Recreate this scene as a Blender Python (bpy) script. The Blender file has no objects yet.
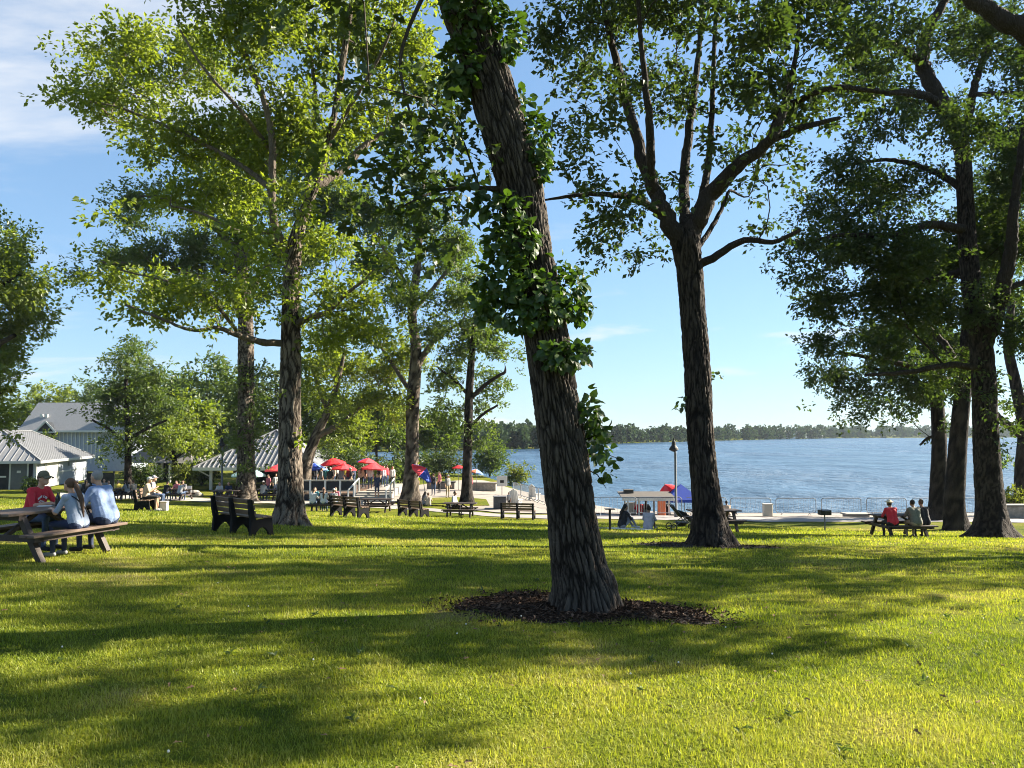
import bpy, math, random
import numpy as np
from mathutils import Vector, Matrix
R = math.radians
rng = np.random.default_rng(7)
random.seed(7)
sc = bpy.context.scene
col = sc.collection
F = 770.0
EYE = 1.6
PITCH = math.atan(50.0 / F)

# ------------------------------------------------------------------ camera maths
def ray(px, py):
    a = (px - 512.0) / F
    v = (384.0 - py) / F
    c, s = math.cos(PITCH), math.sin(PITCH)
    return np.array([a, c - v * s, s + v * c])

def P(px, py, y):
    d = ray(px, py)
    t = y / d[1]
    return np.array([d[0] * t, y, EYE + d[2] * t])

# ------------------------------------------------------------------ terrain
KU = np.array([-400, -60, -20, 0, 10, 16, 20, 28, 35, 41, 47, 60, 120, 9000.0])
KZ = np.array([1.6, .9, .45, 0, -.42, -.80, -1.12, -1.74, -2.4, -2.93, -3.1, -3.2, -3.2, -3.2])
KM = np.gradient(KZ, KU)
KM[-3:] = 0
def G0(u):
    u = np.clip(u, KU[0], KU[-1] - 1)
    i = np.clip(np.searchsorted(KU, u, side='right') - 1, 0, len(KU) - 2)
    h = KU[i + 1] - KU[i]
    t = (u - KU[i]) / h
    return ((2*t**3 - 3*t**2 + 1) * KZ[i] + (t**3 - 2*t**2 + t) * h * KM[i]
            + (-2*t**3 + 3*t**2) * KZ[i+1] + (t**3 - t**2) * h * KM[i+1])

LAKE = np.array([(4000, 30), (300, 40), (60, 48), (32, 49.5), (20, 49.5), (8, 51), (4.5, 58), (1, 70), (-3, 95), (-9, 104),
                 (-18, 106), (-40, 118), (-60, 150), (-62, 190), (-50, 215), (-20, 231), (7, 262), (45, 392), (200, 660),
                 (480, 1060), (1000, 1500), (4000, 2100)], float)
def lake_sd(x, y):
    x = np.asarray(x, float); y = np.asarray(y, float)
    best = np.full(np.broadcast(x, y).shape, 1e12)
    inside = np.zeros(best.shape, bool)
    n = len(LAKE)
    for i in range(n):
        ax, ay = LAKE[i]; bx, by = LAKE[(i + 1) % n]
        dx, dy = bx - ax, by - ay
        t = np.clip(((x - ax) * dx + (y - ay) * dy) / (dx * dx + dy * dy), 0, 1)
        best = np.minimum(best, (x - ax - t * dx) ** 2 + (y - ay - t * dy) ** 2)
        cr = (ay > y) != (by > y)
        xi = ax + (y - ay) * dx / (dy if dy else 1e-9)
        inside ^= cr & (x < xi)
    d = np.sqrt(best)
    return np.where(inside, -d, d)
WATER_Z = -3.5
def H(x, y):
    x = np.asarray(x, float); y = np.asarray(y, float)
    g = G0(y + (.35 - .10 * np.tanh(x / 4.0)) * x)
    g = g + .018 * np.sin(x * 1.3 + .5 * y) * np.sin(y * 1.1 - .3 * x) + .012 * np.sin(2.9 * x - y) * np.sin(2.3 * y + x)
    sd = lake_sd(x, y)
    s = np.clip(sd / 7.0, 0, 1); s = s * s * (3 - 2 * s)
    land = WATER_Z + (g - WATER_Z) * s
    far = np.clip((y - 180) / 60, 0, 1)
    land = land + far * np.clip(sd / 40, 0, 1) * 1.5
    return np.where(sd > 0, land, WATER_Z - np.minimum(-sd * .25, 4))

def gp(px, py, lo=2.5, hi=300.0):
    """point of the ground seen at a pixel"""
    d = ray(px, py)
    ys = np.concatenate([np.arange(lo, 60, .05), np.arange(60, hi, .25)])
    t = ys / d[1]
    z = EYE + d[2] * t
    hz = H(d[0] * t, ys)
    k = np.nonzero(z <= hz)[0]
    i = k[0] if len(k) else len(ys) - 1
    return np.array([d[0] * t[i], ys[i], float(hz[i])])

def gd(px, y):
    """ground point at image column px and depth y"""
    x = ray(px, 434)[0] / ray(px, 434)[1] * y
    return np.array([x, y, float(H(x, y))])

# ------------------------------------------------------------------ object helpers
def tag(o, label=None, cat=None, group=None, kind=None):
    if label: o['label'] = label
    if cat: o['category'] = cat
    if group: o['group'] = group
    if kind: o['kind'] = kind
    return o

def thing(name, loc, label, cat, group=None, rz=0.0):
    o = bpy.data.objects.new(name, None)
    o.empty_display_size = .2
    col.objects.link(o)
    o.location = [float(v) for v in loc]
    o.rotation_euler = (0, 0, rz)
    return tag(o, label, cat, group)

def link_mesh(name, me, mats, parent=None):
    o = bpy.data.objects.new(name, me)
    col.objects.link(o)
    if not isinstance(mats, (list, tuple)): mats = [mats]
    for m in mats: me.materials.append(m)
    if parent is not None: o.parent = parent
    return o

def np_mesh(name, verts, faces, mats=None, parent=None, smooth=False, midx=None):
    """faces: list of (n,k) int arrays"""
    me = bpy.data.meshes.new(name)
    verts = np.ascontiguousarray(verts, np.float32)
    faces = [f for f in faces if len(f)]
    me.vertices.add(len(verts)); me.vertices.foreach_set('co', verts.ravel())
    loops = np.concatenate([f.ravel() for f in faces]).astype(np.int32)
    tot = np.concatenate([np.full(len(f), f.shape[1], np.int32) for f in faces])
    start = np.concatenate([[0], np.cumsum(tot)[:-1]]).astype(np.int32)
    me.loops.add(len(loops)); me.loops.foreach_set('vertex_index', loops)
    me.polygons.add(len(tot)); me.polygons.foreach_set('loop_start', start); me.polygons.foreach_set('loop_total', tot)
    me.polygons.foreach_set('use_smooth', np.full(len(tot), bool(smooth)))
    if midx is not None: me.polygons.foreach_set('material_index', np.asarray(midx, np.int32))
    me.update(calc_edges=True)
    if mats is None: return me
    return link_mesh(name, me, mats, parent)

def copy_tree(o, parent=None):
    c = o.copy(); col.objects.link(c)
    if parent is not None: c.parent = parent
    for ch in list(o.children): copy_tree(ch, c)
    return c

def rotz(a):
    c, s = math.cos(a), math.sin(a)
    return np.array([[c, -s, 0], [s, c, 0], [0, 0, 1.0]])

class MB:
    """collects boxes, tubes, prisms and lathes into one mesh"""
    def __init__(s): s.v = []; s.f = {}; s.n = 0; s.sm = False
    def add(s, v, faces):
        v = np.asarray(v, float)
        for f in faces: s.f.setdefault(len(f), []).append([i + s.n for i in f])
        s.v.append(v); s.n += len(v)
    def box(s, c, size, rot=None, bev=0.0):
        hx, hy, hz = [q / 2 for q in size]
        b = min(bev, hx * .9, hy * .9, hz * .9)
        if b > 0:
            v = []; 
            for sz in (-1, 1):
                for (sx, sy) in ((-1, -1), (1, -1), (1, 1), (-1, 1)):
                    v += [(sx * (hx - b), sy * (hy - b), sz * hz), (sx * hx, sy * (hy - b), sz * (hz - b)), (sx * (hx - b), sy * hy, sz * (hz - b))]
            v = np.array(v)
            def I(z, q, k): return z * 12 + q * 3 + k
            fs = [[I(1, q, 0) for q in range(4)], [I(0, q, 0) for q in (3, 2, 1, 0)]]
            fs += [[I(0, 1, 1), I(0, 2, 1), I(1, 2, 1), I(1, 1, 1)], [I(0, 3, 1), I(0, 0, 1), I(1, 0, 1), I(1, 3, 1)],
                   [I(0, 0, 2), I(0, 1, 2), I(1, 1, 2), I(1, 0, 2)], [I(0, 2, 2), I(0, 3, 2), I(1, 3, 2), I(1, 2, 2)]]
            for z in (0, 1):
                for q in range(4):
                    f = [I(z, q, 0), I(z, q, 1), I(z, q, 2)]; fs.append(f if (q % 2 == 0) == (z == 1) else f[::-1])
                for (a, c2, k) in ((0, 1, 2), (1, 2, 1), (2, 3, 2), (3, 0, 1)):
                    f = [I(z, a, 0), I(z, a, k), I(z, c2, k), I(z, c2, 0)]; fs.append(f if z == 1 else f[::-1])
            for q in range(4):
                f = [I(0, q, 1), I(0, q, 2), I(1, q, 2), I(1, q, 1)]; fs.append(f)
        else:
            v = np.array([(x, y, z) for z in (-hz, hz) for (x, y) in ((-hx, -hy), (hx, -hy), (hx, hy), (-hx, hy))])
            fs = [[3, 2, 1, 0], [4, 5, 6, 7], [0, 1, 5, 4], [1, 2, 6, 5], [2, 3, 7, 6], [3, 0, 4, 7]]
        if rot is not None: v = v @ np.asarray(rot).T
        s.add(v + np.asarray(c, float), fs); return s
    def bar(s, a, b, w, h, up=(0, 0, 1)):
        """a box running from a to b, w wide and h high"""
        a = np.asarray(a, float); b = np.asarray(b, float)
        d = b - a; L = np.linalg.norm(d); d = d / L
        up = np.asarray(up, float)
        x = np.cross(d, up)
        if np.linalg.norm(x) < 1e-4: x = np.cross(d, (1, 0, 0))
        x /= np.linalg.norm(x); z = np.cross(x, d)
        return s.box((a + b) / 2, (w, L, h), np.stack([x, d, z], 1))
    def tube(s, pts, r, n=8, cap=True):
        v, f, cp = tube_np(np.asarray(pts, float), r, n)
        fs = [list(q) for q in f]
        if cap: fs += [list(range(n))[::-1], [len(v) - n + i for i in range(n)]]
        s.add(v, fs); return s
    def lathe(s, prof, n=12, c=(0, 0, 0)):
        v = []; fs = []
        for (r, z) in prof:
            for i in range(n):
                a = 2 * math.pi * i / n; v.append((max(r, 1e-4) * math.cos(a), max(r, 1e-4) * math.sin(a), z))
        for j in range(len(prof) - 1):
            for i in range(n):
                fs.append([j * n + i, j * n + (i + 1) % n, (j + 1) * n + (i + 1) % n, (j + 1) * n + i])
        fs += [list(range(n))[::-1], [(len(prof) - 1) * n + i for i in range(n)]]
        s.add(np.array(v) + np.asarray(c, float), fs); return s
    def prism(s, poly, t, M=None, c=(0, 0, 0)):
        """polygon in the yz plane extruded t along x (centred)"""
        n = len(poly)
        v = np.array([(-t / 2, y, z) for y, z in poly] + [(t / 2, y, z) for y, z in poly])
        fs = [list(range(n))[::-1], [n + i for i in range(n)]] + [[i, (i + 1) % n, n + (i + 1) % n, n + i] for i in range(n)]
        if M is not None: v = v @ np.asarray(M).T
        s.add(v + np.asarray(c, float), fs); return s
    def poly(s, pts): s.add(np.asarray(pts, float), [list(range(len(pts)))]); return s
    def ell(s, c, r, n=12, m=8):
        prof = [(math.sin(math.pi * j / m), -math.cos(math.pi * j / m)) for j in range(m + 1)]
        k = MB(); k.lathe(prof, n); v = k.v[0] * np.asarray(r, float)
        s.add(v + np.asarray(c, float), [f for q in k.f.values() for f in q]); return s
    def build(s, name, mat, parent=None, smooth=False):
        return np_mesh(name, np.concatenate(s.v), [np.array(f) for f in s.f.values()], mat, parent, smooth)

def frames(pts):
    d = np.gradient(pts, axis=0) if len(pts) > 2 else np.repeat((pts[-1:] - pts[:1]), len(pts), 0)
    d /= np.maximum(np.linalg.norm(d, axis=1, keepdims=True), 1e-9)
    X = np.zeros_like(pts); x = np.cross(d[0], (0, 1, 0.01) if abs(d[0][1]) < .9 else (1, 0, 0)); x /= np.linalg.norm(x)
    for i in range(len(pts)):
        x = x - d[i] * np.dot(x, d[i]); x /= max(np.linalg.norm(x), 1e-9); X[i] = x
    return d, X, np.cross(d, X)

def tube_np(pts, r, n):
    d, X, Y = frames(pts)
    r = np.broadcast_to(np.asarray(r, float), (len(pts),))
    a = np.arange(n) * 2 * math.pi / n
    v = pts[:, None] + r[:, None, None] * (np.cos(a)[None, :, None] * X[:, None] + np.sin(a)[None, :, None] * Y[:, None])
    m = len(pts)
    i = np.arange(m - 1)[:, None] * n; k = np.arange(n)[None]; k2 = (k + 1) % n
    f = np.stack([i + k, i + k2, i + n + k2, i + n + k], -1).reshape(-1, 4)
    return v.reshape(-1, 3), f, (d, X, Y)

# ------------------------------------------------------------------ materials
def new_mat(name):
    m = bpy.data.materials.new(name); m.use_nodes = True
    nt = m.node_tree; nt.nodes.clear()
    out = nt.nodes.new('ShaderNodeOutputMaterial')
    return m, nt, out
def N(nt, t, **kw):
    n = nt.nodes.new('ShaderNode' + t)
    for k, v in kw.items():
        if k.startswith('i_'):
            key = k[2:].replace('_', ' ')
            n.inputs[int(key) if key.isdigit() else key].default_value = v
        else: setattr(n, k, v)
    return n
def L(nt, a, b): nt.links.new(a, b)
def ramp(nt, fac, stops):
    r = N(nt, 'ValToRGB'); e = r.color_ramp.elements
    while len(e) < len(stops): e.new(.5)
    for q, (p, c) in zip(e, stops): q.position = p; q.color = (*c[:3], 1)
    L(nt, fac, r.inputs[0]); return r.outputs[0]
def hexc(r, g, b):
    f = lambda c: (c / 255 / 12.92) if c / 255 < .04045 else ((c / 255 + .055) / 1.055) ** 2.4
    return (f(r), f(g), f(b))
def plain(name, c, rough=.7, var=.25, scale=6.0, bump=0.0, metal=0.0, spec=.4, c2=None, bscale=None):
    m, nt, out = new_mat(name)
    tc = N(nt, 'TexCoord'); no = N(nt, 'TexNoise', i_Scale=scale, i_Detail=6.0, i_Roughness=.6)
    L(nt, tc.outputs['Object'], no.inputs['Vector'])
    c2 = c2 or tuple(q * (1 - var) for q in c)
    c1 = tuple(min(1, q * (1 + var * .5)) for q in c)
    b = N(nt, 'BsdfPrincipled', i_Roughness=rough, i_Metallic=metal); b.inputs['Specular IOR Level'].default_value = spec
    L(nt, ramp(nt, no.outputs[0], [(.3, c2), (.68, c1)]), b.inputs['Base Color'])
    if bump:
        n2 = N(nt, 'TexNoise', i_Scale=bscale or scale * 6, i_Detail=5.0); L(nt, tc.outputs['Object'], n2.inputs['Vector'])
        bp = N(nt, 'Bump', i_Strength=bump, i_Distance=.02); L(nt, n2.outputs[0], bp.inputs['Height']); L(nt, bp.outputs[0], b.inputs['Normal'])
    L(nt, b.outputs[0], out.inputs[0]); return m
def leaf_mat(name, ca, cb, trans=.45, tint=(1.5, 1.35, .5), rough=.5, gloss=.035):
    """ca, cb: darkest and lightest leaf colour; every leaf takes its own from between"""
    m, nt, out = new_mat(name)
    g = N(nt, 'NewGeometry'); tc = N(nt, 'TexCoord')
    no = N(nt, 'TexNoise', i_Scale=.55, i_Detail=2.0); L(nt, tc.outputs['Object'], no.inputs['Vector'])
    ad = N(nt, 'Math', operation='MULTIPLY_ADD', i_1=.6); L(nt, g.outputs['Random Per Island'], ad.inputs[0])
    mr = N(nt, 'MapRange', i_1=.3, i_2=.7, i_3=0.0, i_4=.4); L(nt, no.outputs[0], mr.inputs[0]); L(nt, mr.outputs[0], ad.inputs[2])
    c = ramp(nt, ad.outputs[0], [(.05, ca), (.95, cb)])
    d = N(nt, 'BsdfDiffuse'); t = N(nt, 'BsdfTranslucent'); gl = N(nt, 'BsdfGlossy', i_Roughness=rough)
    L(nt, c, d.inputs[0])
    mu = N(nt, 'Mix', data_type='RGBA', blend_type='MULTIPLY'); mu.inputs[0].default_value = 1
    L(nt, c, mu.inputs[6]); mu.inputs[7].default_value = (*tint, 1); L(nt, mu.outputs[2], t.inputs[0])
    m1 = N(nt, 'MixShader', i_0=trans); L(nt, d.outputs[0], m1.inputs[1]); L(nt, t.outputs[0], m1.inputs[2])
    m2 = N(nt, 'MixShader', i_0=gloss); L(nt, m1.outputs[0], m2.inputs[1]); L(nt, gl.outputs[0], m2.inputs[2])
    L(nt, m2.outputs[0], out.inputs[0]); return m
def bark_mat(name, ca, cb, scale=5.0, bump=.8):
    m, nt, out = new_mat(name)
    tc = N(nt, 'TexCoord'); mp = N(nt, 'Mapping'); mp.inputs['Scale'].default_value = (1, 1, .22)
    L(nt, tc.outputs['Object'], mp.inputs[0])
    nz = N(nt, 'TexNoise', i_Scale=scale * .8, i_Detail=3.0); L(nt, mp.outputs[0], nz.inputs['Vector'])
    mx = N(nt, 'Mix', data_type='RGBA', blend_type='LINEAR_LIGHT'); mx.inputs[0].default_value = .12
    L(nt, mp.outputs[0], mx.inputs[6]); L(nt, nz.outputs['Color'], mx.inputs[7])
    vo = N(nt, 'TexVoronoi', feature='DISTANCE_TO_EDGE', i_Scale=scale * 3.2); L(nt, mx.outputs[2], vo.inputs['Vector'])
    n2 = N(nt, 'TexNoise', i_Scale=scale * 9, i_Detail=6.0, i_Roughness=.7); L(nt, mp.outputs[0], n2.inputs['Vector'])
    n3 = N(nt, 'TexNoise', i_Scale=1.1, i_Detail=4.0); L(nt, tc.outputs['Object'], n3.inputs['Vector'])
    b = N(nt, 'BsdfPrincipled', i_Roughness=.9); b.inputs['Specular IOR Level'].default_value = .15
    md = N(nt, 'Math', operation='MULTIPLY_ADD', i_1=.6); L(nt, n2.outputs[0], md.inputs[0])
    m3 = N(nt, 'Math', operation='MULTIPLY', i_1=.45); L(nt, n3.outputs[0], m3.inputs[0]); L(nt, m3.outputs[0], md.inputs[2])
    at = N(nt, 'Attribute', attribute_name='ridge'); rm = N(nt, 'MapRange', i_1=0.0, i_2=1.0, i_3=-.34, i_4=.16); L(nt, at.outputs['Fac'], rm.inputs[0])
    ra_ = N(nt, 'Math', operation='ADD'); L(nt, md.outputs[0], ra_.inputs[0]); L(nt, rm.outputs[0], ra_.inputs[1])
    L(nt, ramp(nt, ra_.outputs[0], [(.22, ca), (.72, cb)]), b.inputs['Base Color'])
    hm = N(nt, 'MapRange', i_1=0.0, i_2=.22); L(nt, vo.outputs[0], hm.inputs[0])
    ha = N(nt, 'Math', operation='MULTIPLY_ADD', i_1=.3); L(nt, n2.outputs[0], ha.inputs[0]); L(nt, hm.outputs[0], ha.inputs[2])
    bp = N(nt, 'Bump', i_Strength=bump, i_Distance=.03); L(nt, ha.outputs[0], bp.inputs['Height']); L(nt, bp.outputs[0], b.inputs['Normal'])
    L(nt, b.outputs[0], out.inputs[0]); return m

M = {}
M['bark_grey'] = bark_mat('bark_grey', (.022, .016, .012), (.20, .165, .13), 4)
M['bark_main'] = bark_mat('bark_main', (.013, .0105, .009), (.082, .070, .059), 7, .5)
M['bark_dark'] = bark_mat('bark_dark', (.007, .005, .005), (.055, .045, .037), 4)
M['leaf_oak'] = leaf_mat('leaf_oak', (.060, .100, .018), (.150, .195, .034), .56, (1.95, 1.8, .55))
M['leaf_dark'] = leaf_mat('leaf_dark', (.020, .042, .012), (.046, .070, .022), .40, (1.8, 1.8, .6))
M['leaf_mid'] = leaf_mat('leaf_mid', (.030, .060, .014), (.085, .128, .032), .50, (1.85, 1.75, .6))
M['leaf_sprout'] = leaf_mat('leaf_sprout', (.018, .038, .008), (.060, .110, .020), .35, (1.5, 1.6, .5), .45, .03)
M['leaf_far'] = leaf_mat('leaf_far', (.026, .050, .016), (.070, .105, .028), .35)
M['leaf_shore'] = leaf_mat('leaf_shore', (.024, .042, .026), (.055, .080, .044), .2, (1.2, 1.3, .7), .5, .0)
M['leaf_yellow'] = leaf_mat('leaf_yellow', (.07, .10, .02), (.15, .19, .035), .45)
# ------------------------------------------------------------------ trees
def smooth_path(pts, step):
    """Catmull-Rom through the given rows (any number of columns), about step apart in the first three"""
    p = np.asarray(pts, float)
    if len(p) < 3:
        n = max(2, int(np.linalg.norm(p[-1, :3] - p[0, :3]) / step) + 1)
        t = np.linspace(0, 1, n)[:, None]
        return p[0] * (1 - t) + p[-1] * t
    q = np.vstack([2 * p[0] - p[1], p, 2 * p[-1] - p[-2]])
    out = []
    for i in range(1, len(q) - 2):
        n = max(2, int(np.linalg.norm(q[i + 1, :3] - q[i, :3]) / step) + 1)
        t = np.linspace(0, 1, n, endpoint=False)[:, None]
        a, b, c, d = q[i - 1], q[i], q[i + 1], q[i + 2]
        out.append(.5 * ((2 * b) + (-a + c) * t + (2 * a - 5 * b + 4 * c - d) * t**2 + (-a + 3 * b - 3 * c + d) * t**3))
    return np.vstack(out + [p[-1:]])

class Skeleton:
    def __init__(s, cap=60000):
        s.p = np.zeros((cap, 3)); s.par = np.full(cap, -1); s.fix = np.zeros(cap); s.len = np.zeros(cap); s.att = np.zeros(cap, bool); s.n = 0
        s.trunk_n = 0
    def node(s, p, par, fix=0.0, att=True):
        i = s.n
        s.p[i] = p; s.par[i] = par; s.fix[i] = fix; s.att[i] = att
        s.len[i] = 0 if par < 0 else s.len[par] + np.linalg.norm(s.p[i] - s.p[par])
        s.n += 1; return i
    def polyline(s, path, att_from=0.0, start=None):
        """path rows: x y z radius"""
        if start is None and s.n:
            start = int(np.argmin(np.linalg.norm(s.p[:s.n] - path[0, :3], axis=1)))
        last = -1 if start is None else start
        m = len(path)
        for k in range(m):
            last = s.node(path[k, :3], last, path[k, 3], k / m >= att_from)
    def grow(s, T, step, alpha=.3, r=None):
        T = T.copy(); m = len(T)
        best = np.full(m, 1e9); bi = np.zeros(m, int)
        def upd(a, b, act):
            idx = np.nonzero(s.att[a:b])[0] + a
            if not len(idx) or not len(act): return
            for c in range(0, len(idx), 400):
                ii = idx[c:c + 400]
                D = np.sqrt(((T[act][:, None] - s.p[ii][None]) ** 2).sum(-1)) + alpha * s.len[ii][None]
                k = D.argmin(1); v = D[np.arange(len(act)), k]
                w = v < best[act]; best[act[w]] = v[w]; bi[act[w]] = ii[k[w]]
        act = np.arange(m); upd(0, s.n, act)
        ends = []
        live = np.ones(m, bool)
        while live.any():
            b2 = np.where(live, best, 1e9); t = int(b2.argmin())
            if b2[t] >= 1e8: break
            live[t] = False
            a = bi[t]; p0 = s.p[a]; p1 = T[t]; d = np.linalg.norm(p1 - p0)
            pa = s.par[a]
            dirn = (p0 - s.p[pa]) if pa >= 0 else np.array([0, 0, 1.0])
            dirn = dirn / max(np.linalg.norm(dirn), 1e-6)
            ctl = p0 + (p1 - p0) * .4 + dirn * d * .25 + r.normal(0, .06, 3) * d + np.array([0, 0, .06 * d])
            n = max(1, int(d / step))
            n0 = s.n; last = a
            for k in range(1, n + 1):
                u = k / n
                q = (1 - u)**2 * p0 + 2 * u * (1 - u) * ctl + u * u * p1
                last = s.node(q, last)
            ends.append((last, t))
            upd(n0, s.n, np.nonzero(live)[0])
        s.ends = ends
    def radii(s, r0, e=2.35):
        n = s.n; acc = np.zeros(n); r = np.zeros(n)
        for i in range(n - 1, -1, -1):
            v = max(acc[i], r0**e)
            q = v ** (1 / e)
            if s.fix[i] > 0: q = s.fix[i]
            r[i] = q
            pa = s.par[i]
            if pa >= 0: acc[pa] += v
        for i in range(n):
            pa = s.par[i]
            if pa >= 0 and s.fix[i] == 0: r[i] = min(r[i], r[pa] * .92)
        s.r = r
    def chains(s, rmin):
        n = s.n; kids = [[] for _ in range(n)]
        for i in range(n):
            if s.par[i] >= 0: kids[s.par[i]].append(i)
        out = []; stack = [(0, -1)]
        while stack:
            i, st = stack.pop()
            ch = [i] if st < 0 else [st, i]
            while True:
                k = [q for q in kids[ch[-1]] if s.r[q] >= rmin]
                if not k: break
                k.sort(key=lambda q: -s.r[q])
                for q in k[1:]: stack.append((q, ch[-1]))
                ch.append(k[0])
            if len(ch) > 1: out.append(ch)
        return out

def vor_edge(u, v, seed=0):
    """distance-to-edge like field (F2-F1) of a jittered grid, u wraps are left to the caller"""
    iu = np.floor(u); iv = np.floor(v)
    f1 = np.full(u.shape, 9.0); f2 = np.full(u.shape, 9.0)
    for a in (-1, 0, 1):
        for b in (-1, 0, 1):
            cu = iu + a; cv = iv + b
            h1 = np.sin(cu * 127.1 + cv * 311.7 + seed) * 43758.5453; h1 -= np.floor(h1)
            h2 = np.sin(cu * 269.5 + cv * 183.3 + seed) * 43758.5453; h2 -= np.floor(h2)
            d = np.hypot(cu + h1 - u, cv + h2 - v)
            f2 = np.where(d < f1, f1, np.minimum(f2, d)); f1 = np.minimum(f1, d)
    return f2 - f1

def trunk_tube(path, rad, n, depth, cell, flare=0.0, flare_h=.8, seed=0, lobes=5):
    """thick stem with furrowed bark; path rows xyz"""
    d, X, Y = frames(path)
    s = np.concatenate([[0], np.cumsum(np.linalg.norm(np.diff(path, axis=0), axis=1))])
    a = np.arange(n) * 2 * math.pi / n
    A, S = np.meshgrid(a, s)
    Rr = np.repeat(np.asarray(rad)[:, None], n, 1)
    fl = np.exp(-S / (flare_h * .45))
    Rr = Rr * (1 + flare * fl * (.75 + .5 * np.sin(lobes * A + seed) + .25 * np.sin((lobes + 4) * A + 2 + seed)))
    Rr = Rr * (1 + .03 * np.sin(2 * A + .8 * S + seed) + .03 * np.sin(3 * A - 1.1 * S + seed * 2))
    r0 = float(np.mean(rad))
    ncell = max(6, round(2 * math.pi * r0 / cell))
    # three coordinates so that the seam closes: the field on a cylinder is sampled in a warped (angle, height) with an integer cell count
    w = .28 * np.sin(S * 3.1 + 3 * np.sin(A + seed)) + .25 * np.sin(S * 7.7 + 2 * np.sin(2 * A))
    uu = A / (2 * math.pi) * ncell + w
    vv = S / (cell * 8.5) + .3 * np.sin(3 * A)
    e = np.minimum(vor_edge(uu, vv, seed), vor_edge(uu - ncell, vv, seed))
    e2 = vor_edge(uu * 2.3, vv * 2.9, seed + 3)
    k = np.clip(e / .26, 0, 1); k = k * k * (3 - 2 * k)
    e3 = vor_edge(uu * 4.1, vv * 9.7, seed + 5)
    Rr = Rr + depth * (k - .6) + depth * .40 * (np.clip(e2 / .25, 0, 1) - .5) + depth * .22 * (np.clip(e3 / .3, 0, 1) - .5)
    v = path[:, None] + Rr[..., None] * (np.cos(A)[..., None] * X[:, None] + np.sin(A)[..., None] * Y[:, None])
    m = len(path)
    i = np.arange(m - 1)[:, None] * n; kk = np.arange(n)[None]; k2 = (kk + 1) % n
    f = np.stack([i + kk, i + k2, i + n + k2, i + n + kk], -1).reshape(-1, 4)
    global LAST_RIDGE
    LAST_RIDGE = (k * (.62 + .22 * np.clip(e2 / .25, 0, 1) + .16 * np.clip(e3 / .3, 0, 1))).reshape(-1)
    return v.reshape(-1, 3), f

KITE = (np.array([(0, 0, 0), (.5, .5, .10), (1, 0, -.08), (.5, -.5, .10)]), [np.array([(0, 2, 1), (0, 3, 2)])])
OAK = (np.array([(0, 0, 0), (.3, .3, .06), (.45, .16, .03), (.68, .48, .08), (.8, .2, .0), (1, 0, -.12), (.8, -.2, .0), (.68, -.48, .08), (.45, -.16, .03), (.3, -.3, .06)]),
       [np.array([(0, 2, 1), (0, 9, 8), (2, 4, 3), (6, 8, 7), (4, 6, 5)]), np.array([(0, 8, 6, 4), ]), np.array([(0, 4, 2)])])
OVATE = (np.array([(0, 0, 0), (.5, 0, .02), (1.02, 0, -.16), (.06, .26, .05), (.32, .45, .1), (.65, .37, .04), (.88, .14, -.06), (.06, -.26, .05), (.32, -.45, .1), (.65, -.37, .04), (.88, -.14, -.06)]),
         [np.array([(0, 1, 4, 3), (1, 2, 6, 5), (0, 7, 8, 1), (1, 9, 10, 2)]), np.array([(1, 5, 4), (1, 8, 9)])])

def leaves_np(C, A, Nn, Ln, Wd, tpl):
    A = A / np.maximum(np.linalg.norm(A, axis=1, keepdims=True), 1e-9)
    B = np.cross(Nn, A); B /= np.maximum(np.linalg.norm(B, axis=1, keepdims=True), 1e-9)
    Nn = np.cross(A, B)
    T, fs = tpl
    v = C[:, None] + A[:, None] * (T[None, :, 0:1] * Ln[:, None, None]) + B[:, None] * (T[None, :, 1:2] * Wd[:, None, None]) + Nn[:, None] * (T[None, :, 2:3] * Ln[:, None, None])
    k = len(T); off = (np.arange(len(C)) * k)[:, None, None]
    return v.reshape(-1, 3), [(f[None] + off).reshape(-1, f.shape[1]) for f in fs]

def sprays(T, D, r, per, size, spread, tpl, droop=.15, wratio=.55, flat=.6):
    """per leaves around each twig end T, growing along D"""
    n = len(T)
    sub = max(2, per // 4)
    sd = r.normal(0, 1, (n, sub, 3)); sd /= np.linalg.norm(sd, axis=2, keepdims=True)
    sd = sd + D[:, None] * .7; sd[..., 2] *= flat; sd /= np.linalg.norm(sd, axis=2, keepdims=True)
    k = r.integers(0, sub, (n, per))
    dirs = np.take_along_axis(sd, k[..., None].repeat(3, 2), 1)
    C = T[:, None] + dirs * (spread * r.uniform(.15, 1.0, (n, per, 1))) + r.normal(0, spread * .13, (n, per, 3))
    A = dirs + r.normal(0, .55, (n, per, 3)); A[..., 2] -= droop
    Nn = r.normal(0, .55, (n, per, 3)) + np.array([0, 0, 1.0])
    s = size * r.uniform(.65, 1.25, n * per)
    return leaves_np(C.reshape(-1, 3), A.reshape(-1, 3), Nn.reshape(-1, 3), s, s * wratio, tpl)

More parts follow.
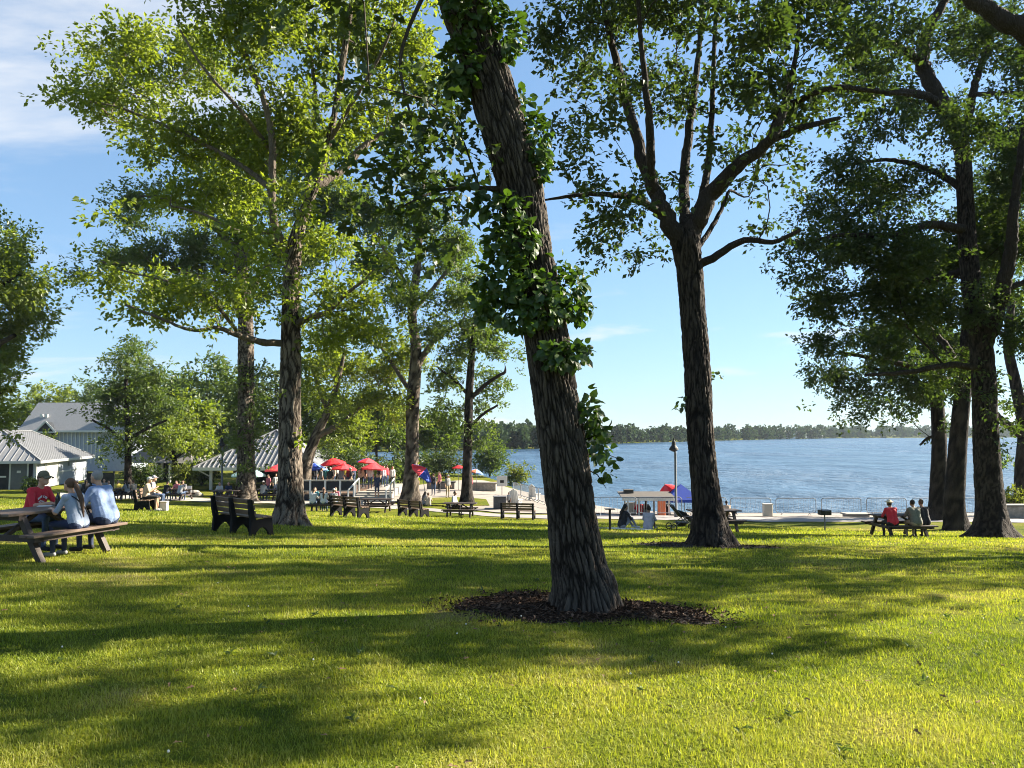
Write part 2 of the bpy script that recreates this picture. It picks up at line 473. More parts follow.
def blob_points(blobs, y0, dens, r, spread_y, clump=.42):
    """blob: px, py, rx, ry [, weight [, depth offset]] in the picture at depth y0; each a lumpy ellipsoid, clumped"""
    out = []
    for b in blobs:
        px, py, rx, ry = b[:4]
        w = b[4] if len(b) > 4 else 1.0
        dy = b[5] if len(b) > 5 else r.normal(0, spread_y)
        y = y0 + dy
        c = P(px, py, y); k = y / F
        rad = np.array([rx * k, max(1.0, .8 * (rx + ry) * .5 * k), ry * k])
        n = max(4, int(w * dens * rad[0] * rad[2] * 3.14))
        rad = np.maximum(rad * .45, rad - clump * 1.15)
        m = max(2, n // 7)
        q = r.normal(0, 1, (m, 3)); q /= np.linalg.norm(q, axis=1, keepdims=True)
        q *= r.uniform(.15, 1.0, (m, 1)) ** .5
        g = (q * rad * (1 + .10 * r.normal(0, 1, (m, 1))))[r.integers(0, m, n)]
        out.append(c + g + r.normal(0, clump, (n, 3)) * np.array([1, 1, .7]))
    return np.vstack(out)

def set_ridge(o, r):
    a = o.data.attributes.new('ridge', 'FLOAT', 'POINT'); q = np.full(len(o.data.vertices), .6, np.float32); q[:len(r)] = r
    a.data.foreach_set('value', q)

TREES = {}
def tree(name, label, base, trunk, limbs, blobs, bark, leaf, seed, dens=9.0, per=14, size=.15, spread=.42, spread_y=1.6, group=None,
         flare=.45, tpl=KITE, att=.75, hi=None, rmin=.006, wratio=.55, alpha=.3, abs_pts=None, ivy=None, step=.45, bare=.2):
    """trunk and limb rows: px, py, width px [, depth offset]; base is the ground point"""
    r = np.random.default_rng(seed)
    y0 = base[1]
    def conv(rows, y):
        o = []
        for q in rows:
            d = y + (q[3] if len(q) > 3 else 0)
            o.append([*P(q[0], q[1], d), q[2] * .5 * d / F])
        return np.array(o)
    tp = conv(trunk, y0)
    tp[0, :3] = base; tp[0, 2] -= .12
    root = thing(name, base, label, 'tree', group)
    b0 = np.array(base)
    tpath = smooth_path(tp, .05 if hi else .3)
    sk = Skeleton()
    sub = tpath[::8] if hi else tpath
    sub = np.vstack([sub, tpath[-1:]]) if not np.allclose(sub[-1], tpath[-1]) else sub
    sk.polyline(sub, att)
    nt = sk.n
    for lb in limbs:
        sk.polyline(smooth_path(conv(lb, y0), step * .8), bare)
    T = blob_points(blobs, y0, dens * 1.35, r, spread_y, .30 + .006 * y0)
    if abs_pts is not None: T = np.vstack([T, abs_pts])
    sk.grow(T, step, alpha, r)
    sk.radii(.0045 if size < .2 else .008)
    V = []; Fq = []; n0 = 0
    n_side, dep, cell = hi or (18, .012, .10)
    v, f = trunk_tube(tpath[:, :3], tpath[:, 3], n_side, dep, cell, flare, seed=seed % 7)
    V.append(v - b0); Fq.append(f); n0 += len(v); ridge = LAST_RIDGE
    for ch in sk.chains(rmin):
        if all(c < nt for c in ch): continue
        if ch[0] == 0:                       # the stem itself is the thick tube: keep what grows past its end
            ch = [c for c in ch if c >= nt - 1]
            if len(ch) < 2: continue
        pts = sk.p[ch].copy(); rr = sk.r[ch].copy()
        if len(ch) >= 2: rr[0] = min(rr[0], rr[1] * 1.25)
        m = rr.max()
        if rr[1:].max() > .04 and len(pts) > 3:
            q = smooth_path(np.column_stack([pts, rr]), step * .5); pts = q[:, :3]; rr = q[:, 3]
            pts[1:-1] += r.normal(0, .12, (len(pts) - 2, 3)) * rr[1:-1, None]
        n = 12 if m > .1 else 8 if m > .045 else 5 if m > .018 else 3
        v, f, _ = tube_np(pts, rr, n)
        V.append(v - b0); Fq.append(f + n0); n0 += len(v)
    set_ridge(np_mesh('trunk', np.vstack(V), [np.vstack(Fq)], M[bark], root, True), ridge)
    E = np.array([e[0] for e in sk.ends]); D = sk.p[E] - sk.p[sk.par[E]]
    D /= np.maximum(np.linalg.norm(D, axis=1, keepdims=True), 1e-6)
    # leaves also along the last length of each twig
    mid = sk.par[E]; ok = mid >= nt
    TT = np.vstack([sk.p[E], sk.p[mid[ok]][::2]]); DD = np.vstack([D, D[ok][::2]])
    v, f = sprays(TT, DD, r, int(per * 1.9), size * 1.12, spread * 1.1, tpl, wratio=wratio * 1.1)
    np_mesh('crown', v - b0, f, M[leaf], root)
    TREES[name] = (root, sk, tpath)
    return root, sk, tpath

exec_trees = True
# --- the leaning oak in the middle
b = gp(586, 611)
main_blobs = [  # crown above the picture, and the dark bough that hangs into it on the left
    (470, -150, 110, 60), (380, -120, 90, 60), (560, -170, 100, 60), (420, -260, 130, 80), (560, -300, 130, 80), (330, -230, 90, 70), (650, -220, 80, 60), (470, -380, 120, 60),
    (425, 150, 38, 28, 1.3, -.3), (385, 160, 32, 26, 1.2, -.5), (370, 185, 22, 18, 1.1, -.5), (440, 190, 25, 16, .7, 0), (455, 130, 18, 18, .8, .1), (400, 215, 24, 10, .6, -.4),
    (365, 10, 28, 12, 1.2, -.8), (390, -10, 40, 16, 1, -.6), (335, -25, 45, 20, 1, -1)]
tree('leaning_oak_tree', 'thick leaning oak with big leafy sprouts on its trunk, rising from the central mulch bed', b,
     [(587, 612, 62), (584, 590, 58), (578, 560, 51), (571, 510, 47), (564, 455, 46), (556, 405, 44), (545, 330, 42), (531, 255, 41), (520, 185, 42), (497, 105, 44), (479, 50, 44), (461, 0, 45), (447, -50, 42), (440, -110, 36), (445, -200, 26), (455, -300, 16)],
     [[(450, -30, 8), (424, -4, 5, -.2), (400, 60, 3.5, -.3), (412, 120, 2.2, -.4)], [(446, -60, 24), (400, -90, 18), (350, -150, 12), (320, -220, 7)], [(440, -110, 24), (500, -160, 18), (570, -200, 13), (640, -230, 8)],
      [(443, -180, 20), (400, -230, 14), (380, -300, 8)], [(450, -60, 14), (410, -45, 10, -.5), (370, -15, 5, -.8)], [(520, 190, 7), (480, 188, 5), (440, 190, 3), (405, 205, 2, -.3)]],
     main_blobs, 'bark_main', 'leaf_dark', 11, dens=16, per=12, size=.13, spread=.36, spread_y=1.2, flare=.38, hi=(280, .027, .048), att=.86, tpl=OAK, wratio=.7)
root, sk, tp = TREES['leaning_oak_tree']
# sprouts of big leaves that cling to its stem
rs = np.random.default_rng(5)
def sprout_leaves(clumps, y0, size, r, n_per_area=.12, tpl=OVATE, out=1.0):
    V = []; Fs = None; n0 = 0
    pts = []; nrm = []
    for (px, py, rx, ry, dy, w) in clumps:
        n = int(w * n_per_area * rx * ry)
        q = r.normal(0, 1, (n, 3)); q /= np.linalg.norm(q, axis=1, keepdims=True); q *= r.uniform(.3, 1, (n, 1)) ** .5
        k = y0 / F
        c = P(px, py, y0 + dy)
        pts.append(c + q * np.array([rx * k * .86, .20, ry * k * .9])); nrm.append(q)
    C = np.vstack(pts); q = np.vstack(nrm)
    A = q * .8 + r.normal(0, .5, C.shape) + np.array([0, -.15, -.35])
    Nn = q * .5 + r.normal(0, .4, C.shape) + np.array([0, -.35, .55])
    s = size * r.uniform(.4, 1.25, len(C))
    return leaves_np(C, A, Nn, s, s * .95, tpl)
clumps = [(475, 8, 36, 26, -.25, 1.2), (462, 62, 22, 36, -.25, 1.2), (455, 84, 16, 18, -.2, 1), (500, 45, 26, 22, -.2, .8), (512, 30, 14, 20, -.1, .9), (522, 105, 12, 18, -.1, .7), (537, 140, 16, 32, -.1, 1.1), (541, 165, 12, 22, -.1, 1),
          (505, 208, 26, 18, -.33, 1), (485, 200, 14, 14, -.2, .8), (512, 240, 32, 26, -.36, 1), (502, 275, 26, 34, -.36, 1), (485, 300, 16, 30, -.2, 1), (528, 290, 32, 20, -.36, .8), (545, 310, 30, 18, -.36, .9), (520, 318, 26, 16, -.36, 1), (570, 285, 18, 22, -.1, 1.1), (578, 308, 16, 16, -.1, 1.1), (560, 262, 12, 8, -.1, .7),
          (562, 356, 26, 14, -.36, 1.1), (578, 352, 16, 12, -.2, 1), (548, 352, 12, 8, -.36, .6), (590, 412, 10, 18, -.1, 1.1), (597, 428, 12, 16, 0, 1.1), (600, 448, 14, 14, 0, .8), (603, 470, 11, 14, 0, .4), (614, 462, 12, 4, 0, .5), (590, 392, 5, 6, 0, .7)]
v, f = sprout_leaves(clumps, b[1], .105, rs, .30)
np_mesh('sprout_foliage', v - b, f, M['leaf_sprout'], root)
for (a0, a1) in (((585, 455), (622, 460)), ((588, 470), (606, 488)), ((583, 425), (600, 405)), ((585, 440), (605, 440)), ((556, 300), (585, 312)), ((548, 280), (580, 285)), ((570, 362), (592, 350))):
    q0, q1 = P(*a0, b[1]), P(*a1, b[1] - .05); m_ = (q0 + q1) / 2 + np.array([0, -.05, .05])
    MB().tube(np.array([q0, m_, q1]) - b, [.008, .006, .003], 4).build('sprout_twig', M['bark_dark'], root)


# --- forked oak near the beach path
b = gp(712, 547)
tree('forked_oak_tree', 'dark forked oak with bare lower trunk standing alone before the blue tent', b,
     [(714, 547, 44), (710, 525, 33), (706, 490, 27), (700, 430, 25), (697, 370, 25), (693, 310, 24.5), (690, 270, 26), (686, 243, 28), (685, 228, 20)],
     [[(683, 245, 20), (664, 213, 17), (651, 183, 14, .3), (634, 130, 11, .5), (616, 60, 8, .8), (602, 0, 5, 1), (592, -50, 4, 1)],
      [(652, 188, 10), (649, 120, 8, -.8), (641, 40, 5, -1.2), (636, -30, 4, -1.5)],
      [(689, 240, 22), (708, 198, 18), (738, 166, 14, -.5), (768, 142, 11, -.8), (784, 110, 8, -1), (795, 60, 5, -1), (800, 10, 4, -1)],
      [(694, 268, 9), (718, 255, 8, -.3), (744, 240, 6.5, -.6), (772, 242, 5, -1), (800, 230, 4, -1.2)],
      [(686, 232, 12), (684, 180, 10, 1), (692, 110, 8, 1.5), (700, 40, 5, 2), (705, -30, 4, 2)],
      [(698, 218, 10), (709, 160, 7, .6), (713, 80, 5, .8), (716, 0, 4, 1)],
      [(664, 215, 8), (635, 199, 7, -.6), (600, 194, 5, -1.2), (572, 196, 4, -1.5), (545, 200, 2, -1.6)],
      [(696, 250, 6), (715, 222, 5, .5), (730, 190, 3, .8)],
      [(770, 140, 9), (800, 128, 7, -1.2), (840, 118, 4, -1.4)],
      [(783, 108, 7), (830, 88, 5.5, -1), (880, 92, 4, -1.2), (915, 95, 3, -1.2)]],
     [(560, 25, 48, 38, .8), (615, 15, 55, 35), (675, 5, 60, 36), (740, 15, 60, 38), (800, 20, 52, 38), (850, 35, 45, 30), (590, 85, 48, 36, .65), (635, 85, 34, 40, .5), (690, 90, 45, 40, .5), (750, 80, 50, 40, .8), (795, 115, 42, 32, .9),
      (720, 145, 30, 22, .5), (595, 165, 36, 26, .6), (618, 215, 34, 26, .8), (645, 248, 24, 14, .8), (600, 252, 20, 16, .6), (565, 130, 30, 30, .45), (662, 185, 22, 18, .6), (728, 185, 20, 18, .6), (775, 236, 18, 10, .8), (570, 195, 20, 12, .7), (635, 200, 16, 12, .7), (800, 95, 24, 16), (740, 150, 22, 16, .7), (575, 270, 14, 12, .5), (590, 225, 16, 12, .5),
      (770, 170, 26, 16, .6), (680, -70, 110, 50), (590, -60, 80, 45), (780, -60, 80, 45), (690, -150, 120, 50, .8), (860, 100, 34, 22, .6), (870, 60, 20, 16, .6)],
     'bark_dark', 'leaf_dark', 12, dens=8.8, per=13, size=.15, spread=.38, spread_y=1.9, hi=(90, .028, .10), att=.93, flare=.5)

# --- tall sunlit oak on the left
b = gp(290, 525)
tree('sunlit_oak_tree', 'tall oak with bright yellow-green crown and sunlit bark behind the nearest empty bench', b,
     [(291, 526, 32), (290, 505, 26), (290, 470, 22.5), (290, 420, 21), (291, 350, 20), (291, 290, 17), (294, 250, 14.5), (301, 222, 11), (313, 190, 9), (325, 155, 7.5), (335, 110, 6), (343, 60, 6), (352, 0, 4), (358, -50, 2.5)],
     [[(288, 258, 9), (276, 228, 8.5, -.4), (272, 200, 8, -.6), (272, 140, 7, -.8), (262, 95, 5.5, -1), (245, 50, 4, -1), (236, 0, 2.5, -1)],
      [(316, 185, 9), (340, 172, 8, .6), (362, 148, 7, 1), (385, 132, 5, 1.3), (415, 122, 4, 1.4), (440, 110, 2.5, 1.5)],
      [(284, 343, 7.5), (262, 342, 6.5, -.8), (240, 336, 5.5, -1.4), (218, 328, 4.5, -1.8), (190, 330, 3.5, -2.2), (160, 318, 3, -2.4), (125, 305, 2.5, -2.5)],
      [(296, 324, 7), (312, 317, 6, -.6), (328, 312, 5, -1), (345, 295, 4, -1.4), (365, 280, 2.5, -1.6)],
      [(272, 232, 5), (240, 232, 4, -.3), (205, 215, 3, -.5), (170, 205, 2, -.5)],
      [(272, 190, 6), (245, 168, 5, .6), (215, 150, 4.5, 1), (170, 128, 3.5, 1.2), (120, 108, 2.5, 1.4), (80, 100, 1.5, 1.4)],
      [(271, 150, 5), (240, 110, 4, -1.6), (205, 70, 3, -2), (180, 30, 2, -2)],
      [(306, 205, 6), (312, 150, 5, 1.5), (315, 90, 4, 2), (305, 20, 3, 2.4)],
      [(330, 140, 4.5), (360, 90, 4, -1.2), (385, 45, 3, -1.8), (400, 0, 2, -2)],
      [(240, 335, 4), (215, 305, 3.5, -1.4), (180, 285, 2.5, -1.6), (120, 270, 1.5, -1.6)]],
     [(115, 100, 62, 42), (80, 95, 36, 22, .8), (180, 55, 75, 60), (250, 35, 75, 60), (330, 35, 75, 60), (400, 55, 52, 55), (425, 95, 26, 36, .8), (165, 145, 62, 42), (230, 140, 75, 52), (300, 125, 65, 55), (365, 115, 52, 42, .8), (180, 200, 58, 32, .8),
      (232, 195, 50, 35), (120, 222, 22, 14, .7), (85, 268, 30, 13, .7), (140, 285, 48, 20, .8), (192, 297, 52, 27, 1.1), (160, 320, 45, 14, .8), (240, 300, 36, 24), (235, 245, 45, 28, .7), (330, 235, 28, 26), (345, 255, 22, 16), (305, 215, 24, 20, .8, -1.6), (275, 190, 26, 22, .7, -1.4), (325, 170, 24, 22, .7, -1.5), (262, 230, 22, 18, .7, -1.4), (352, 300, 38, 34, 1.1), (365, 330, 34, 26), (392, 275, 24, 20, 1.1), (340, 345, 28, 20), (310, 290, 20, 26, .7), (265, 285, 22, 24, .9),
      (200, -40, 110, 50), (320, -55, 120, 50), (400, -20, 60, 35), (260, -130, 120, 50, .8), (130, 40, 50, 30), (95, 60, 30, 20, .6)],
     'bark_grey', 'leaf_oak', 13, dens=7.2, per=12, size=.155, spread=.42, spread_y=2.2, hi=(72, .022, .10), att=.6, flare=.6)

# --- four stems on the right
G_R = 'lakeside trees whose crowns merge on the right'
b = gp(992, 537)
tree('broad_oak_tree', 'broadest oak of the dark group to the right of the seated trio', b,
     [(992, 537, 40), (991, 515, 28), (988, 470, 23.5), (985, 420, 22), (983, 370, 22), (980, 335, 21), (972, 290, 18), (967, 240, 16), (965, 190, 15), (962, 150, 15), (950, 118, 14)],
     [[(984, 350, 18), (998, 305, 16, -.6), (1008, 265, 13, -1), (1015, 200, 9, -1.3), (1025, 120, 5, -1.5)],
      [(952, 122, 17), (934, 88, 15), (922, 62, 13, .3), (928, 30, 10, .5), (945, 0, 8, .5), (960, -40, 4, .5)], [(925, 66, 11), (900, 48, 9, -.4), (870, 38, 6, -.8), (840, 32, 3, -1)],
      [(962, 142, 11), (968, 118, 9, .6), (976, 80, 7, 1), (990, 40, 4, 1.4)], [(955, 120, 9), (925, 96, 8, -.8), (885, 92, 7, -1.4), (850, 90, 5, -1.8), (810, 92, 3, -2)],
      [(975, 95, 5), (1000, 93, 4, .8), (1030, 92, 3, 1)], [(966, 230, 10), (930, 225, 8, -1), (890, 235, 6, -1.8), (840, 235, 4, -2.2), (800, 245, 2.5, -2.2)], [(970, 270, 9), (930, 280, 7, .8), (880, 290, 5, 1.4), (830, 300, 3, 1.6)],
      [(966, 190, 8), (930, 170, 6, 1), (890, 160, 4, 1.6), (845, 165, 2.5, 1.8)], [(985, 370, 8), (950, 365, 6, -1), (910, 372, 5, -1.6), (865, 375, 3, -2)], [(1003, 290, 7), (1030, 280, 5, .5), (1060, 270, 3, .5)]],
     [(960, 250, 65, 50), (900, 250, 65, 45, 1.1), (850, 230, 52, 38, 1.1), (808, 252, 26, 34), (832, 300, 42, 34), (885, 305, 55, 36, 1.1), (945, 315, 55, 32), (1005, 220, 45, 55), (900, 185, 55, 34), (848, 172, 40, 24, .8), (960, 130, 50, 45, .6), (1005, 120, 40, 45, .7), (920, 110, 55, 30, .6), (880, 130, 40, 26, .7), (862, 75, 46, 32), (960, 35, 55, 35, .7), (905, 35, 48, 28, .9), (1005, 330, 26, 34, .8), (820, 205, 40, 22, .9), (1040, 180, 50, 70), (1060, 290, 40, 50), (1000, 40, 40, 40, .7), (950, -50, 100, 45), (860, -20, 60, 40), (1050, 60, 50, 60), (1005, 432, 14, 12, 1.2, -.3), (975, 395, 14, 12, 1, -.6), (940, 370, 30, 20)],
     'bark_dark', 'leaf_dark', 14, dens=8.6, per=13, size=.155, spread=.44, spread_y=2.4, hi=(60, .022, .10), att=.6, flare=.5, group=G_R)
b = gp(957, 530)
tree('leaning_lakeside_tree', 'slightly leaning trunk just left of the broadest oak, beside the seated trio', b,
     [(957, 530, 23), (954, 505, 19), (957, 460, 17), (961, 410, 16), (966, 360, 14), (972, 300, 13), (980, 240, 9)],
     [[(962, 395, 9), (930, 372, 7, .6), (890, 362, 5, 1), (840, 352, 3, 1.2)], [(968, 345, 8), (990, 300, 6, 1), (1005, 250, 4, 1.5)], [(965, 370, 8), (930, 330, 6, 1), (890, 310, 4, 1.5)]],
     [(880, 345, 50, 26), (825, 350, 28, 24), (845, 378, 34, 20), (905, 385, 45, 20), (852, 404, 16, 9, .9), (940, 350, 40, 30), (990, 290, 40, 40), (1000, 200, 50, 50), (920, 270, 50, 40), (890, 410, 24, 10, .7), (815, 375, 14, 14, .8)],
     'bark_dark', 'leaf_dark', 15, dens=6.4, per=13, size=.17, spread=.46, spread_y=1.8, att=.6, group=G_R)
b = gp(938, 520)
tree('slim_lakeside_tree', 'slim dark tree nearest the water behind the seated trio', b,
     [(938, 520, 18), (938, 490, 15), (939, 440, 14), (937, 400, 12), (934, 370, 10), (930, 330, 7)],
     [[(937, 408, 8), (922, 385, 6), (900, 372, 5, -.6), (865, 368, 3, -1)], [(936, 395, 6), (955, 370, 4, .8), (975, 350, 2.5, 1)], [(938, 440, 4), (930, 437, 3), (920, 445, 2)]],
     [(890, 365, 38, 16), (860, 392, 34, 12, .8), (925, 392, 34, 14, .8), (955, 365, 30, 20), (930, 340, 36, 24), (880, 335, 30, 18), (840, 415, 10, 6, .8), (905, 412, 20, 8, .6), (935, 428, 12, 8, .6), (880, 422, 12, 6, .6)],
     'bark_dark', 'leaf_dark', 16, dens=6, per=14, size=.19, spread=.5, spread_y=1.5, att=.6, group=G_R)
b = gp(1023, 516)
tree('edge_lakeside_tree', 'crooked small tree by the low stone wall at the right end of the beach path', b,
     [(1023, 516, 16), (1022, 470, 13), (1024, 430, 12), (1016, 385, 10), (1008, 345, 9), (1012, 300, 6)],
     [[(1023, 436, 9), (1004, 422, 7, -.4), (985, 405, 6, -.8), (965, 385, 4, -1)], [(1010, 350, 5), (1030, 330, 4), (1050, 310, 3)], [(1010, 340, 5), (990, 325, 4, .8), (975, 310, 3, 1)]],
     [(1015, 300, 24, 34, .8), (1045, 330, 30, 40, .8), (990, 320, 24, 18, .6), (1020, 395, 14, 10, .6), (1003, 455, 12, 9, .9), (1014, 465, 10, 8, .8), (985, 380, 18, 14, .6), (1050, 400, 25, 30), (1000, 250, 30, 30, .8)],
     'bark_dark', 'leaf_mid', 17, dens=5, per=14, size=.2, spread=.5, spread_y=1.5, att=.5, group=G_R)

# --- the oak beyond the right edge whose limb crosses the top corner and whose crown shades the lawn
bx = np.array([19.5, 20.5, float(H(19.5, 20.5))])
def ab(x, y, z, rx, ry, rz, n, r):
    q = r.normal(0, 1, (n, 3)); q /= np.linalg.norm(q, axis=1, keepdims=True); q *= r.uniform(.3, 1, (n, 1)) ** .5
    return np.array([x, y, z]) + q * np.array([rx, ry, rz])
ra = np.random.default_rng(3)
AP = np.vstack([ab(13, 12.1, 7.2, 2.6, .7, .9, 60, ra), ab(11.2, 11.3, 8.8, 2.2, .6, .7, 40, ra), ab(18.5, 17.2, 9.5, 3.2, 2.6, 2.0, 100, ra), ab(21, 19.5, 13.5, 4, 3.6, 2.2, 130, ra), ab(20, 21, 9, 5.0, 4.6, 3.0, 170, ra), ab(17, 19.5, 11.5, 3.2, 3.0, 1.8, 75, ra), ab(24, 23, 8, 4.5, 4.2, 2.6, 100, ra), ab(15.2, 17.0, 8.6, 1.6, 1.3, .8, 50, ra), ab(11.0, 10.1, 8.2, 2.0, .30, .5, 24, ra),
                ab(15.5, 18.6, 5.4, 2.2, 1.6, .6, 50, ra)])
# (kept for the grown crown below)
def px_of(p):
    q = p - np.array([0, 0, EYE]); c, s = math.cos(PITCH), math.sin(PITCH)
    fw = q[1] * c + q[2] * s; up = -q[1] * s + q[2] * c
    return 512 + F * q[0] / fw, 384 - F * up / fw
tb = px_of(bx)
tree('overhanging_oak_tree', 'oak at the picture edge whose thick limb reaches in over the top right corner', bx,
     [(tb[0], tb[1], 44), (tb[0], tb[1] - 60, 30), (tb[0] - 2, 380, 28), (tb[0] - 6, 260, 26), (tb[0] - 10, 160, 24), (tb[0] - 20, 80, 20), (tb[0] - 20, -20, 14)],
     [[(tb[0] - 12, 150, 22), (1130, 90, 22, -.6), (1070, 48, 22, -1), (1024, 30, 21, -1.2), (990, 12, 17, -1.2), (965, -6, 12, -1.2), (940, -50, 6, -1.2)],
      [(tb[0] - 12, 150, 14), (1300, 60, 12, .6), (1380, 0, 8, 1)]],
     [(1010, -10, 30, 16, .6, -1.2), (1060, 10, 40, 30, .7, -1), (960, -40, 40, 20, .8, -1.2)],
     'bark_dark', 'leaf_dark', 18, dens=7, per=12, size=.17, spread=.45, att=.6, abs_pts=AP, rmin=.008)

# --- shade oak further off to the right, outside the frame: it and the one above cast the dappled bands over the lawn
def plain_tree(name, label, base, h, rad, seed, leaf='leaf_mid', bark='bark_dark', n=260, per=14, size=.2, group=None, trunk_r=.28, lean=0, crown_lo=.3, spread=.5, squash=1.0, rmin=.01, kite_w=.6, lobes=6):
    """a tree given by height and crown radius in metres"""
    r = np.random.default_rng(seed)
    base = np.array(base, float)
    root = thing(name, base, label, 'tree', group)
    top = base + np.array([lean, 0, h * .8])
    tp = np.array([[*(base - [0, 0, .1]), trunk_r * 1.15], [*(base + [lean * .2, r.normal(0, .1), h * .2]), trunk_r * .85], [*(base + [lean * .6 + r.normal(0, .15), r.normal(0, .15), h * .5]), trunk_r * .6], [*top, trunk_r * .2]])
    path = smooth_path(tp, .5)
    sk = Skeleton(); sk.polyline(path, .35); nt = sk.n
    T = []
    cz = h * (crown_lo + 1) / 2; rz = h * (1 - crown_lo) / 2
    for k in range(lobes):
        a = k * 2.4 + r.uniform(0, .8); zz = (-.75 + 1.5 * (k + .5) / lobes)
        rr = rad * .62 * math.sqrt(max(.1, 1 - zz * zz * .9)) * r.uniform(.8, 1.15)
        c = base + np.array([lean * .6 + math.cos(a) * rr, math.sin(a) * rr, cz + zz * rz * .85])
        m = max(4, n // lobes)
        q = r.normal(0, 1, (m, 3)); q /= np.linalg.norm(q, axis=1, keepdims=True); q *= r.uniform(.3, 1, (m, 1)) ** .5
        T.append(c + q * np.array([rad * .52, rad * .52, rz * .42 * squash]) * r.uniform(.8, 1.15))
    T = np.vstack(T)
    sk.grow(T, .9, .3, r); sk.radii(.01)
    V = []; Fq = []; n0 = 0
    v, f = trunk_tube(path[:, :3], path[:, 3], 12, .012, .12, .35, seed=seed % 5); V.append(v - base); Fq.append(f); n0 += len(v); ridge = LAST_RIDGE
    for ch in sk.chains(rmin):
        if all(c < nt for c in ch): continue
        if ch[0] == 0:
            ch = [c for c in ch if c >= nt - 1]
            if len(ch) < 2: continue
        v, f, _ = tube_np(sk.p[ch], sk.r[ch], 5 if sk.r[ch].max() > .05 else 3); V.append(v - base); Fq.append(f + n0); n0 += len(v)
    set_ridge(np_mesh('trunk', np.vstack(V), [np.vstack(Fq)], M[bark], root, True), ridge)
    E = np.array([e[0] for e in sk.ends]); D = sk.p[E] - sk.p[sk.par[E]]; D /= np.maximum(np.linalg.norm(D, axis=1, keepdims=True), 1e-6)
    v, f = sprays(sk.p[E], D, r, int(per * 1.7), size * 1.15, spread * 1.1, KITE, wratio=kite_w)
    np_mesh('crown', v - base, f, M[leaf], root)
    return root
plain_tree('shade_oak_tree', 'oak standing well off the right edge of the picture behind the overhanging one', (28, 23.5, float(H(28, 23.5))), 18, 4.9, 41, 'leaf_dark', n=210, size=.19, trunk_r=.35)

# --- trees in the middle distance on the left
b = gp(246, 501)
tree('creeper_clad_oak_tree', 'straight oak with creeper on its trunk standing before the white hipped pavilion', b,
     [(246, 502, 23), (246, 480, 18), (246, 430, 16), (246, 380, 15.5), (246, 335, 15), (244, 300, 14), (240, 250, 11), (236, 200, 8), (232, 150, 5)],
     [[(245, 320, 8), (225, 290, 7), (195, 275, 5, -1), (150, 265, 3, -1.5), (100, 262, 2, -1.8)], [(243, 300, 8), (265, 270, 6, .8), (295, 245, 4, 1.2), (330, 210, 3, 1.5)], [(240, 250, 7), (210, 225, 5, 1), (170, 200, 4, 1.6), (130, 195, 2, 1.8)],
      [(240, 255, 6), (255, 215, 5, -.8), (275, 180, 3, -1.2)]],
     [(220, 250, 60, 36), (165, 255, 52, 28), (110, 262, 38, 16), (75, 272, 18, 8, .8), (128, 222, 26, 16, .7), (285, 250, 48, 32), (240, 190, 66, 40), (150, 200, 46, 24, .7), (330, 205, 50, 34), (190, 290, 40, 16), (150, 290, 40, 14, .8), (270, 290, 24, 16, .8), (230, 140, 60, 36), (320, 150, 44, 36), (355, 205, 30, 24), (215, 310, 24, 10, .7), (300, 320, 26, 14, .6), (247, 420, 9, 70, 1.4, -.3)],
     'bark_grey', 'leaf_mid', 21, dens=5.0, per=14, size=.21, spread=.55, spread_y=2.4, att=.25, rmin=.009, hi=(40, .025, .14), flare=.4)
b = gp(411, 502)
tree('straight_oak_tree', 'straight dark-stemmed oak behind the pair of benches near the path', b,
     [(411, 503, 20), (411, 480, 15), (412, 450, 13.5), (413, 400, 13), (416, 350, 11), (412, 310, 9), (418, 260, 7), (421, 210, 5), (424, 180, 3)],
     [[(414, 372, 7), (427, 350, 6), (440, 335, 4, -.5), (462, 322, 3, -.8)], [(413, 395, 5), (396, 370, 4, .8), (380, 345, 3, 1.2)], [(414, 310, 5), (440, 280, 4, .6), (462, 250, 3, 1)], [(415, 300, 5), (395, 265, 4, -.6), (375, 235, 3, -1)]],
     [(421, 215, 40, 26), (440, 258, 38, 28), (388, 262, 36, 30), (400, 300, 32, 24), (452, 298, 30, 20), (432, 332, 34, 13), (378, 228, 28, 24), (460, 240, 26, 20), (470, 275, 18, 16), (425, 185, 26, 14), (385, 340, 24, 14, .8), (480, 330, 18, 10, .8), (450, 365, 18, 8, .6)],
     'bark_grey', 'leaf_mid', 22, dens=4.6, per=13, size=.21, spread=.52, spread_y=2, att=.4, rmin=.009)
b = gp(467, 504)
tree('slender_oak_tree', 'slender oak behind the seated person in white at the lakeside picnic table', b,
     [(467, 504, 14), (467, 480, 10), (468, 440, 9), (469, 400, 8), (471, 365, 7), (474, 330, 5), (478, 300, 3)],
     [[(469, 400, 5), (485, 385, 4), (505, 372, 3, -.4)], [(469, 395, 4), (452, 378, 3), (438, 368, 2)], [(468, 430, 4), (482, 415, 3, -.5), (498, 405, 2, -.6)]],
     [(472, 335, 36, 22), (500, 350, 24, 12), (492, 378, 28, 11), (448, 378, 24, 13), (482, 402, 24, 9), (482, 308, 22, 16), (446, 415, 20, 9), (478, 428, 22, 8), (455, 350, 20, 12), (440, 395, 14, 8), (500, 325, 14, 10), (462, 300, 20, 12)],
     'bark_dark', 'leaf_mid', 23, dens=4.2, per=13, size=.22, spread=.5, spread_y=1.6, att=.4, rmin=.009)
b = gp(304, 500)
